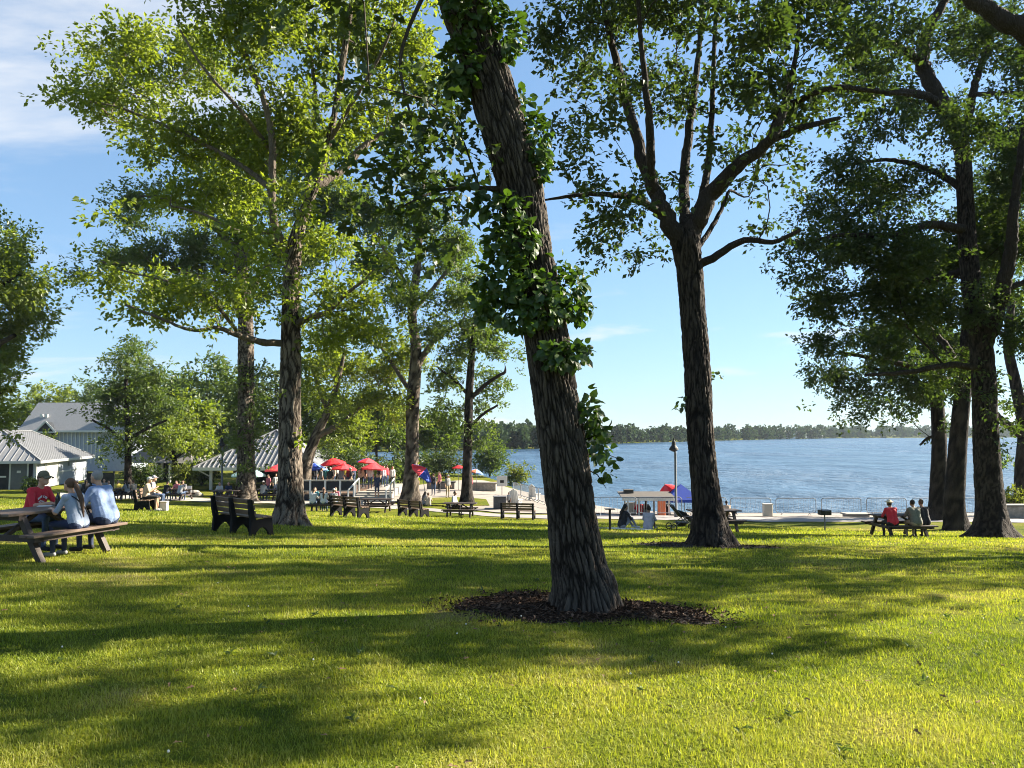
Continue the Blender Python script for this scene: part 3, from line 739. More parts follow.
tree('leaning_path_tree', 'small tree leaning right out of the shade behind the tall sunlit oak', b,
     [(303, 501, 14), (305, 480, 12), (308, 458, 11), (318, 432, 9), (330, 405, 7), (338, 380, 5), (345, 350, 3)],
     [[(316, 436, 7), (340, 424, 5), (362, 405, 4), (385, 390, 2.5)], [(328, 410, 5), (318, 385, 4), (310, 360, 2.5)]],
     [(350, 370, 44, 26), (382, 398, 34, 17), (330, 398, 28, 18), (400, 355, 34, 22), (338, 330, 36, 18), (362, 428, 28, 9), (312, 366, 24, 20), (385, 375, 30, 20), (330, 440, 10, 6), (395, 415, 20, 10), (320, 345, 20, 14)],
     'bark_grey', 'leaf_oak', 24, dens=4.4, per=13, size=.21, spread=.52, spread_y=2, att=.5, rmin=.009)
b = gp(128, 491)
tree('small_dark_tree', 'small spreading tree with dark crown between the white house and the crowd', b,
     [(128, 491, 8), (128, 470, 6.5), (128, 440, 6), (127, 415, 5), (126, 385, 3.5), (128, 360, 2)],
     [[(128, 445, 4), (110, 430, 3), (92, 420, 2)], [(128, 440, 4), (148, 428, 3), (168, 420, 2)]],
     [(132, 390, 38, 17), (116, 415, 28, 14), (160, 408, 32, 16), (145, 438, 30, 10), (108, 395, 16, 12), (132, 362, 30, 14), (112, 442, 18, 8), (150, 375, 24, 14), (125, 345, 18, 8), (118, 455, 12, 5, .7)],
     'bark_dark', 'leaf_mid', 25, dens=4.2, per=13, size=.24, spread=.55, spread_y=1.6, att=.4, rmin=.01)
b = gp(176, 489)
tree('low_bright_tree', 'low bright yellow-green tree in front of the shingled shelter', b,
     [(175, 489, 6), (175, 470, 5), (174, 450, 4), (172, 430, 2.5)],
     [[(175, 460, 3), (160, 448, 2)], [(175, 458, 3), (192, 446, 2)]],
     [(172, 440, 28, 11), (190, 448, 17, 9), (155, 450, 16, 7), (178, 428, 22, 9), (165, 458, 12, 4), (200, 436, 12, 9)],
     'bark_dark', 'leaf_oak', 26, dens=4.2, per=13, size=.24, spread=.55, spread_y=1.2, att=.3, rmin=.01)
b = gd(-40, 47.0)
tree('edge_maple_tree', 'big dense tree cut off by the left edge, towering over the white house', b,
     [(-40, 505, 24), (-40, 440, 20), (-38, 380, 18), (-36, 320, 13), (-34, 260, 8), (-34, 210, 4)],
     [[(-38, 380, 9), (-10, 350, 7, -1), (15, 335, 4, -1.4)], [(-36, 320, 8), (-5, 290, 5, -1), (20, 275, 3, -1.4)], [(-38, 400, 8), (-10, 395, 5, 1), (15, 388, 3, 1.4)]],
     [(8, 250, 28, 24), (22, 292, 30, 22), (8, 325, 34, 18), (30, 318, 22, 12), (6, 355, 16, 14), (-6, 392, 20, 20), (-20, 290, 50, 50), (-40, 230, 40, 30), (-30, 350, 50, 40), (5, 225, 16, 8), (40, 280, 14, 10), (-10, 420, 34, 14), (2, 375, 16, 12)],
     'bark_dark', 'leaf_oak', 27, dens=4.6, per=15, size=.24, spread=.6, spread_y=1.8, att=.4, rmin=.012)

def add_sprouts(nm, clumps, size, leaf, seed, dens=.3):
    rt, _, tp_ = TREES[nm]; b_ = np.array(rt.location)
    v, f = sprout_leaves(clumps, b_[1], size, np.random.default_rng(seed), dens)
    np_mesh('sprout_foliage', v - b_, f, M[leaf], rt)
add_sprouts('forked_oak_tree', [(717, 376, 5, 6, 0, 1.4), (682, 402, 6, 8, 0, 1.6), (681, 408, 5, 4, 0, 1)], .13, 'leaf_mid', 1)
add_sprouts('sunlit_oak_tree', [(300, 345, 9, 9, -.2, 1), (302, 440, 7, 8, -.3, 1.4), (300, 432, 5, 5, -.3, 1), (284, 392, 5, 5, -.35, 1)], .15, 'leaf_oak', 2)
add_sprouts('straight_oak_tree', [(418, 470, 4, 12, -.2, 1.4), (419, 420, 4, 10, -.2, 1.2), (417, 445, 3, 8, -.2, 1)], .2, 'leaf_oak', 3, .35)
# --- trees further back: px, depth, top row, crown width px, kind, how it looks
BG = [
    (48, 118, 380, 42, 'leaf_oak', 'bright bushy tree peeping over the shingled house roof on its left end'),
    (86, 122, 376, 50, 'leaf_mid', 'tree rising behind the ridge of the shingled house near its middle'),
    (14, 112, 398, 34, 'leaf_mid', 'bushy tree filling the gap left of the shingled house'),
    (120, 116, 372, 50, 'leaf_far', 'tree behind the right end of the shingled house'),
    (165, 100, 362, 60, 'leaf_mid', 'tree behind the shingled shelter, right of the small dark tree'),
    (205, 88, 350, 62, 'leaf_mid', 'tall pale tree left of the creeper-clad oak, behind the pavilion'),
    (236, 96, 372, 50, 'leaf_far', 'dark tree directly behind the pavilion roof at its left slope'),
    (275, 92, 362, 60, 'leaf_far', 'dark tree behind the pavilion roof peak'),
    (318, 90, 385, 52, 'leaf_mid', 'tree seen between the sunlit oak and the leaning small one'),
    (345, 82, 400, 40, 'leaf_oak', 'thin-stemmed bright tree behind the red umbrellas'),
    (377, 86, 392, 44, 'leaf_mid', 'thin-stemmed tree behind the red and blue umbrella on the steps'),
    (398, 94, 405, 40, 'leaf_far', 'lakeside tree left of the straight dark-stemmed oak'),
    (436, 98, 412, 40, 'leaf_mid', 'lakeside tree right of the straight dark-stemmed oak'),
    (190, 78, 392, 44, 'leaf_oak', 'light green tree behind the low bright one'),
    (362, 98, 398, 40, 'leaf_far', 'dark lakeside tree between the two thin-stemmed ones'),
]
for i, (px, d, ty, w, lf, lab) in enumerate(BG):
    p = gd(px, d); zt = P(px, ty, d)[2]
    plain_tree('background_tree', lab, p, max(4.0, zt - p[2]), w * .5 * d / F * 1.15, 60 + i, lf, n=200, per=13, size=.42, group='trees behind the buildings and terrace', trunk_r=.17, spread=.8, crown_lo=.22 if px < 330 else .34, rmin=.03, lobes=7)
def bush(name, label, p, rx, rz, seed, leaf, n=90, size=.25, per=12, group=None, cat='bush'):
    r = np.random.default_rng(seed); p = np.array(p, float)
    root = thing(name, p, label, cat, group)
    st = MB(); C = []
    for k in range(9):
        a = k * 2.4; q = np.array([math.cos(a) * rx * .6 * r.uniform(.3, 1), math.sin(a) * rx * .6 * r.uniform(.3, 1), rz * r.uniform(.5, 1.0)])
        st.tube([[0, 0, -.05], q * .5 + r.normal(0, .05 * rx, 3), q], [.03, .02, .008], 4); C.append(q)
    st.build('stems', M['bark_dark'], root)
    C = np.array(C)[r.integers(0, 9, n)] * r.uniform(.35, 1.05, (n, 1)) + r.normal(0, 1, (n, 3)) * np.array([rx * .28, rx * .28, rz * .13])
    C[:, 2] = np.abs(C[:, 2])
    D = C / np.linalg.norm(C, axis=1, keepdims=True)
    v, f = sprays(C, D, r, per, size, size * 1.7, KITE)
    np_mesh('foliage', v, f, M[leaf], root)
    return root
bush('lakeside_bush', 'tall dark rounded bush at the water edge right of the slender oak', gd(490, 92), 2.6, 4.2, 1, 'leaf_mid', 330, .32)
bush('lakeside_bush', 'low yellow-green bush at the water edge beside the beach', gd(516, 78), 1.5, 2.0, 2, 'leaf_yellow', 150, .26)
bush('terrace_bush', 'pale rounded bush behind the red umbrellas on the terrace', gd(350, 76), 2.2, 3.4, 3, 'leaf_oak', 160, .3)
bush('terrace_bush', 'bush beside the handrail at the top of the white steps', gd(387, 66), 1.3, 2.1, 4, 'leaf_mid', 140, .26)
bush('house_bush', 'small round shrub by the dark door of the white house', gd(34, 61.5), .9, 1.2, 5, 'leaf_mid', 90, .2)
bush('house_bush', 'leafy shrub over the back roof corner of the white house', gd(41, 84), 2.4, 5.2, 6, 'leaf_oak', 200, .34)
bush('shelter_bush', 'bright bush between the shelter posts and the pavilion', gd(184, 66), 1.2, 2.2, 7, 'leaf_yellow', 110, .26)
bush('shelter_bush', 'dark bush under the shelter roof behind the bench sitters', gd(143, 70), 2.2, 2.0, 8, 'leaf_dark', 160, .28)
bush('pavilion_bush', 'dark bush at the left eave of the pavilion', gd(203, 72), 1.8, 2.4, 9, 'leaf_dark', 140, .28)
bush('lakeside_bush', 'grey-green shrub behind the tilted red and blue umbrella', gd(446, 84), 2.6, 3.0, 10, 'leaf_far', 220, .3)
bush('lakeside_bush', 'grey-green shrub between the slender oak and the terrace wall', gd(427, 88), 1.8, 2.4, 11, 'leaf_mid', 140, .3)
bush('wall_bush', 'yellow-green bush on the low stone wall at the right edge', gd(1008, 47), 1.1, 1.6, 12, 'leaf_yellow', 110, .2)

for i_, px_ in enumerate((312, 333, 362, 404)):
    bush('terrace_bush', ['dark bush behind the blue umbrella', 'dark bush behind the bright red umbrella', 'dark bush behind the red and blue umbrella on the terrace', 'dark bush left of the straight dark-stemmed oak at the water'][i_], gd(px_, 71 + 3 * (i_ % 2)), 2.3, 3.0 + .3 * (i_ % 2), 30 + i_, 'leaf_far', 240, .3)
# ------------------------------------------------------------------ more materials
M['roof_metal'] = plain('roof_metal', (.20, .205, .215), .5, .15, 2, metal=.2)
M['white'] = plain('white_paint', (.58, .58, .56), .6, .08, 3)
M['cream'] = plain('cream_paint', (.46, .42, .35), .6, .1, 3)
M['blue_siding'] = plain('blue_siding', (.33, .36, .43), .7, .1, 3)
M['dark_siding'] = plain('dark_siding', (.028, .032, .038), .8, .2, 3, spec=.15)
M['dark_door'] = plain('dark_door', (.10, .11, .12), .5, .15, 4)
M['glass_dark'] = plain('dark_glass', (.02, .025, .03), .1, .1, 3, spec=.6)
M['shingle'] = plain('shingle', (.30, .30, .30), .9, .3, 14, .3)
M['shelter_shingle'] = plain('shelter_shingle', (.16, .15, .14), .9, .3, 10, .3)
M['plank'] = plain('brown_recycled_plank', (.13, .085, .055), .55, .25, 9, .15, c2=(.085, .055, .038))
M['black_frame'] = plain('black_plastic_frame', (.009, .009, .010), .75, .2, 6, spec=.12)
M['table_top'] = plain('weathered_table_top', (.12, .082, .062), .55, .25, 7, .15)
M['dark_wood'] = plain('dark_table_wood', (.045, .03, .024), .6, .3, 8, .2)
M['steel'] = plain('galvanised_steel', (.26, .27, .28), .5, .1, 10, metal=.6)
M['pole_grey'] = plain('pole_grey', (.14, .14, .145), .5, .15, 6)
M['iron'] = plain('black_iron', (.015, .015, .016), .6, .3, 12)
M['red_fabric'] = plain('red_fabric', (.78, .018, .025), .8, .08, 3)
M['pink_fabric'] = plain('faded_red_fabric', (.74, .055, .07), .8, .1, 3)
M['blue_fabric'] = plain('blue_fabric', (.016, .05, .32), .8, .12, 3)
M['pale_blue_fabric'] = plain('pale_blue_fabric', (.20, .30, .62), .8, .1, 3)
M['teal_fabric'] = plain('pale_teal_fabric', (.42, .62, .60), .8, .1, 3)
M['white_fabric'] = plain('white_fabric', (.72, .72, .72), .85, .08, 5)
M['orange'] = plain('orange_red_board', (.68, .16, .06), .6, .1, 3)
M['stone'] = plain('stone_blocks', (.30, .27, .23), .9, .4, 4, .4)
M['concrete'] = plain('pale_concrete', (.30, .28, .25), .9, .15, 2, .1)
M['grey_cloth'] = plain('grey_cloth', (.10, .10, .105), .85, .3, 8)

# --- white house at the left
p0 = gd(37, 66)
hs = thing('white_house', p0, 'low white house with hipped metal roof, dark door and white door at the left edge', 'house', None, R(104))
# local axes: corner at origin, +x runs right-back along the pale wall, +y runs left-back along the dark wall
LX, LY, EH = 14.9, 8.0, 2.45
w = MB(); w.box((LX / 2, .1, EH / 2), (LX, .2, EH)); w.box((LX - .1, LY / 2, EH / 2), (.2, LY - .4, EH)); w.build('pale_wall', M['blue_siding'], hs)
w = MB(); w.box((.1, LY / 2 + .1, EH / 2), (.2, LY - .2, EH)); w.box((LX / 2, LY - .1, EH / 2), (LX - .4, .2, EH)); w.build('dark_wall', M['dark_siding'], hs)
w = MB(); w.bar((-.02, -.02, 0), (-.02, -.02, EH), .16, .16, (1, 0, 0))
for x in (2.4, 5.9, 11.0): w.bar((x, -.02, 0), (x, -.02, EH), .14, .05, (0, 1, 0))
w.bar((0.1, -.02, 1.05), (2.3, -.02, 1.05), .05, .12); w.bar((6.0, -.02, 1.2), (LX, -.02, 1.2), .05, .14); w.bar((0.1, -.02, EH - .08), (LX, -.02, EH - .08), .04, .16)
w.bar((-.02, 2.2, 1.1), (-.02, LY, 1.1), .05, .14); w.bar((-.02, .6, 2.3), (-.02, 1.9, 2.3), .05, .12); w.bar((-.02, .58, 0), (-.02, .58, 2.36), .12, .05, (1, 0, 0)); w.bar((-.02, 1.92, 0), (-.02, 1.92, 2.36), .12, .05, (1, 0, 0))
w.build('white_trim', M['white'], hs)
dr = MB().box((-.015, 1.25, 1.12), (.05, 1.2, 2.2)).build('door', M['dark_door'], hs); dr['label'] = 'dark grey door'
sg = MB().box((-.045, 1.25, 1.5), (.012, .3, .2)).build('notice', M['white'], dr)
dr = MB().box((4.15, -.015, 1.1), (2.9, .05, 2.18)).build('door', M['white'], hs); dr['label'] = 'white door'
sg = MB().box((9.0, -.03, 1.85), (.4, .03, .4)).build('small_sign', M['dark_door'], hs)
rf = MB(); o = .55; zr = EH + 2.55; zl = EH - .02
A, B_, C_, D_ = (-o, -o, zl), (LX + o, -o, zl), (LX + o, LY + o, zl), (-o, LY + o, zl)
E_, F_ = (LY / 2, LY / 2, zr), (LX - LY / 2, LY / 2, zr)
rf.add([A, B_, C_, D_, E_, F_], [[0, 1, 5, 4], [1, 2, 5], [2, 3, 4, 5], [3, 0, 4], [3, 2, 1, 0]])
rfo = rf.build('roof', M['roof_metal'], hs)
sm = MB()
for k in range(1, 16):
    y = -o + k * (LY + 2 * o) / 16
    top = min((y + o) / (LY / 2 + o), (LY + o - y) / (LY / 2 + o))
    if top > .05: sm.bar((-o, y, zl + .03), (-o + (LY / 2 + o) * top, y, zl + (zr - zl) * top + .03), .04, .06)
for k in range(1, 30):
    x = -o + k * (LX + 2 * o) / 30
    top = min(1, (x + o) / (LY / 2 + o), (LX + o - x) / (LY / 2 + o))
    if top > .05: sm.bar((x, -o, zl + .03), (x, -o + (LY / 2 + o) * top, zl + (zr - zl) * top + .03), .03, .035)
for q, e_ in ((A, E_), (B_, F_), (D_, E_)): sm.bar(np.array(q) + [0, 0, .05], np.array(e_) + [0, 0, .05], .14, .06)
sm.bar(np.array(E_) + [0, 0, .05], np.array(F_) + [0, 0, .05], .2, .06)
sm.build('standing_seams', M['roof_metal'], rfo)
fa = MB(); fa.bar((-o - .03, -o, zl - .11), (LX + o, -o - .03, zl - .11), .06, .22); fa.bar((-o - .03, -o, zl - .11), (-o - .03, LY + o, zl - .11), .06, .22); fa.build('fascia', M['white'], hs)

# --- shingled two-storey house behind it
d = 100; p0 = gd(68, d); zc = p0[2]
hb = thing('shingled_house', p0, 'two-storey house with grey shingle roof and small gable rising behind the white house', 'house')
k = d / F
xl, xr = (20 - 68) * k, (130 - 68) * k
ze = P(0, 431, d)[2] - zc; zr = P(0, 404, d)[2] - zc + .3
MB().box(((xl + xr) / 2, 3, ze / 2), (xr - xl - .8, 6, ze)).build('wall', M['blue_siding'], hb)
rf = MB(); rf.add([(xl, -.6, ze), (xr, -.6, ze), (xr, 6.6, ze), (xl, 6.6, ze), (xl + .4, 3, zr), (xr - .4, 3, zr)], [[0, 1, 5, 4], [2, 3, 4, 5], [3, 0, 4], [1, 2, 5], [3, 2, 1, 0]]); rfo = rf.build('roof', M['shingle'], hb)
for px in (36, 41): MB().box(((px - 68) * k, 1.1, ze + (zr - ze) * .52), (.35, .3, .45)).build('roof_vent', M['white'], rfo)
gx = (50 - 68) * k
gb = MB(); gw = 1.15; zt = P(0, 422, d)[2] - zc
gb.add([(gx - gw, -1.0, ze - .1), (gx + gw, -1.0, ze - .1), (gx, -1.0, zt), (gx - gw, 3, ze - .1), (gx + gw, 3, ze - .1), (gx, 3, zt)], [[0, 1, 2], [5, 4, 3], [0, 3, 4, 1], [1, 4, 5, 2], [2, 5, 3, 0]]); gbo = gb.build('gable', M['dark_siding'], hb)
gt = MB(); gt.bar((gx - gw - .2, -1.06, ze - .2), (gx, -1.06, zt + .06), .1, .2); gt.bar((gx + gw + .2, -1.06, ze - .2), (gx, -1.06, zt + .06), .1, .2); gt.bar((gx - gw, -1.06, ze - .15), (gx + gw, -1.06, ze - .15), .08, .14); gt.build('gable_trim', M['white'], gbo)
MB().box((gx - .1, -.45, ze - 1.0), (1.4, .9, 1.7)).build('window', M['glass_dark'], hb)
gt = MB(); gt.bar((xl, -.66, ze - .05), (xr, -.66, ze - .05), .1, .25)
for px in list(range(60, 104, 4)): gt.bar(((px - 68) * k, -.03, 1), ((px - 68) * k, -.03, ze), .12, .06, (0, 1, 0))
gt.build('white_trim', M['white'], hb)

# --- shingled shelter on posts
d = 76; p0 = gd(152, d); k = d / F
sh = thing('open_shelter', p0, 'open shelter with dark shingle roof on white posts behind the low bright tree', 'shelter')
ze = P(0, 463, d)[2] - p0[2]; zr = P(0, 443, d)[2] - p0[2]
rf = MB(); rf.add([(-2.9, -.3, ze), (4.2, -.3, ze), (4.2, 6, ze), (-2.9, 6, ze), (-1.2, 2.8, zr), (2.4, 2.8, zr)], [[0, 1, 5, 4], [1, 2, 5], [2, 3, 4, 5], [3, 0, 4], [3, 2, 1, 0]]); rf.build('roof', M['shelter_shingle'], sh)
for px in (157, 171): MB().box(((px - 152) * k, 0, (ze - .05) / 2), (.2, .2, ze - .05)).build('post', M['white'], sh)
for px in (140, 186): MB().box(((px - 152) * k, 5, (ze - .05) / 2), (.2, .2, ze - .05)).build('post', M['white'], sh)
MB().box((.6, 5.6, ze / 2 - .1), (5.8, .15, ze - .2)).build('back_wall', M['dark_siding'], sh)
# dark panel fence
d = 64; p0 = gd(102, d)
fe = thing('panel_fence', p0, 'dark grey solid fence panel beside the white house', 'fence', None, R(8))
MB().box((0, 0, .78), (2.0, .08, 1.5)).build('panel', M['dark_siding'], fe)
for x in (-1.03, 1.03): MB().box((x, 0, .82), (.1, .12, 1.66)).build('post', M['dark_siding'], fe)

# --- pavilion
d = 66; p0 = gd(258, d); k = d / F
pv = thing('picnic_pavilion', p0, 'open pavilion with white hipped metal roof behind the creeper-clad oak', 'pavilion')
ze = P(0, 467.5, d)[2] - p0[2]; zr = P(0, 437, d + 3)[2] - p0[2]; hw = 63 * k
rf = MB(); rf.add([(-hw, -.2, ze), (hw, -.2, ze), (hw, 2 * hw - .2, ze), (-hw, 2 * hw - .2, ze), (0, hw - .2, zr + .6)], [[0, 1, 4], [1, 2, 4], [2, 3, 4], [3, 0, 4], [3, 2, 1, 0]]); rfo = rf.build('roof', M['roof_metal'], pv)
sm = MB()
for q in range(1, 26):
    x = -hw + q * 2 * hw / 26; t = 1 - abs(x) / hw
    sm.bar((x, -.2, ze + .03), (x, -.2 + hw * t, ze + (zr + .6 - ze) * t + .03), .05, .09)
for sx in (-1, 1): sm.bar((sx * hw, -.2, ze + .05), (0, hw - .2, zr + .65), .2, .1)
sm.build('standing_seams', M['roof_metal'], rfo)
fa = MB(); fa.bar((-hw, -.24, ze - .12), (hw, -.24, ze - .12), .07, .26); fa.bar((-hw - .02, -.2, ze - .12), (-hw - .02, 2 * hw, ze - .12), .07, .26); fa.build('fascia', M['white'], pv)
for (x, y) in ((-48 * k, .5), (50 * k, .5), (-48 * k, 2 * hw - 1), (50 * k, 2 * hw - 1)): MB().box((x, y, (ze - .1) / 2), (.22, .22, ze - .1)).build('post', M['white'], pv)
br = MB(); br.bar((-60 * k, .3, ze - .25), (-50 * k, .5, ze - .75), .1, .1); br.build('gutter_pipe', M['white'], pv)
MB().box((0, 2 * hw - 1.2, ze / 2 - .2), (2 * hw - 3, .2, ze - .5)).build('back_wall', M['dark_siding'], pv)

# ------------------------------------------------------------------ benches and picnic tables
def make_bench(label, loc, rz, group):
    """faces +y; three black end frames, brown planks"""
    b = thing('park_bench', loc, label, 'bench', group, rz)
    prof_leg = [(-.28, 0), (-.17, 0), (-.13, .10), (-.05, .19), (.03, .22), (.11, .19), (.19, .10), (.22, 0), (.33, 0), (.30, .22), (.28, .42), (-.14, .40), (-.20, .62), (-.26, .88), (-.33, .88), (-.31, .60), (-.26, .36), (-.27, .18)]
    for x in (-.86, 0, .86):
        MB().prism(prof_leg, .09, c=(x, 0, 0)).build('end_frame', M['black_frame'], b)
    s = MB()
    for y in (-.06, .08, .22): s.box((0, y, .445), (1.86, .12, .04), bev=.008)
    s.build('seat', M['plank'], b)
    s = MB()
    for z in (.56, .69, .82): s.box((0, -.165 - (z - .5) * .2, z), (1.86, .035, .105), np.array([[1, 0, 0], [0, .98, .2], [0, -.2, .98]]).T, bev=.008)
    s.build('backrest', M['plank'], b)
    return b
GB = 'brown plank benches on the lawn facing the lake'
benches = {}
bench0 = make_bench('nearest empty bench with three black frames in front of the sunlit oak', gp(241, 533.5), R(-41), GB)
def place_bench(label, p, rz):
    c = copy_tree(bench0); c.location = p; c.rotation_euler = (0, 0, rz); c['label'] = label; return c
place_bench('empty bench between the sunlit oak and the straight dark-stemmed oak', gp(349, 517), R(-38))
place_bench('empty bench right in front of the straight dark-stemmed oak', gp(413, 517), R(-42))
place_bench('empty bench at the edge of the beach path beside the grey bin enclosure', gp(518, 519), R(-12))
bp_ = gp(147, 510); place_bench('bench on the left with two men in caps sitting on it', bp_, R(-78))

def make_table(label, loc, rz, group, top='table_top', L_=1.85):
    """long axis along x"""
    t = thing('picnic_table', loc, label, 'picnic table', group, rz)
    s = MB()
    for k in range(5): s.box((0, -.30 + k * .15, .75), (L_, .14, .045), bev=.008)
    s.build('tabletop', M[top], t)
    for sy in (-1, 1):
        s = MB()
        for k in range(2): s.box((0, sy * (.65 + k * .145), .445), (L_, .138, .045), bev=.008)
        s.build('bench_seat', M[top], t)
    for sx in (-1, 1):
        x = sx * (L_ / 2 - .3)
        f = MB()
        for sy in (-1, 1): f.bar((x, sy * .28, .725), (x, sy * .72, 0), .09, .09, (1, 0, 0))
        f.bar((x + sx * .075, -.78, .385), (x + sx * .075, .78, .385), .06, .09); f.bar((x + sx * .075, -.36, .69), (x + sx * .075, .36, .69), .06, .07)
        f.build('leg_frame', M['dark_wood'], t)
    s = MB(); 
    for sy in (-1, 1): s.bar((-L_ / 2 + .1, sy * .76, .40), (L_ / 2 - .1, sy * .76, .40), .04, .10)
    s.bar((-L_ / 2 + .3, 0, .40), (-.1, 0, .70), .06, .06); s.bar((L_ / 2 - .3, 0, .40), (.1, 0, .70), .06, .06); s.build('brace', M['dark_wood'], t)
    return t
GT = 'dark picnic tables around the lawn'
q = gp(66, 560)
TA = R(90 - 15)
axis = np.array([math.cos(TA), math.sin(TA), 0]); side = np.array([math.sin(TA), -math.cos(TA), 0])   # side points to the picture's right
tc = gp(77, 558) - side * .74
tc[2] = float(H(tc[0], tc[1]))
table0 = make_table('large picnic table at the left edge where three people sit', tc, TA, GT, L_=1.9)
table1 = make_table('picnic table behind the forked oak trunk', gp(714, 531), R(4), GT, 'dark_wood')
def place_table(label, p, rz):
    c = copy_tree(table1); c.location = p; c.rotation_euler = (0, 0, rz); c['label'] = label; return c
tR = gp(899, 536.5); tRz = R(3)
place_table('picnic table under the seated trio by the dark lakeside trees', tR, tRz)
tS = gp(460, 517); tSz = R(-4)
place_table('picnic table with one person in white seated on its far end near the slender oak', tS, tSz)
place_table('long empty picnic table below the deck, left of the straight dark-stemmed oak', gp(377, 512), R(-3))
tD = gp(325, 511); place_table('picnic table with two white-shirted people below the deck railing', tD, R(2))
tE = gp(92, 500); place_table('picnic table of diners nearest the white house', tE, R(20))
tF = gp(178, 500); place_table('picnic table of three diners in front of the shelter posts', tF, R(-12))
tG = gp(225, 502); place_table('picnic table with two diners left of the creeper-clad oak', tG, R(8))
tH = gp(268, 500); place_table('picnic table glimpsed between the creeper-clad and the sunlit oak', tH, R(-6))
tI = gp(118, 500); place_table('picnic table in the shade beside the small dark tree', tI, R(60))
pl_ = MB(); pl_.box((0, 0, .22), (1.5, .9, .10), bev=.02); pl_.box((0, 0, .08), (1.3, .7, .18))
tag(pl_.build('low_platform', M['concrete']), 'low pale platform by the barriers, left of the man in the brimmed hat', 'platform').location = gp(856, 517.5)
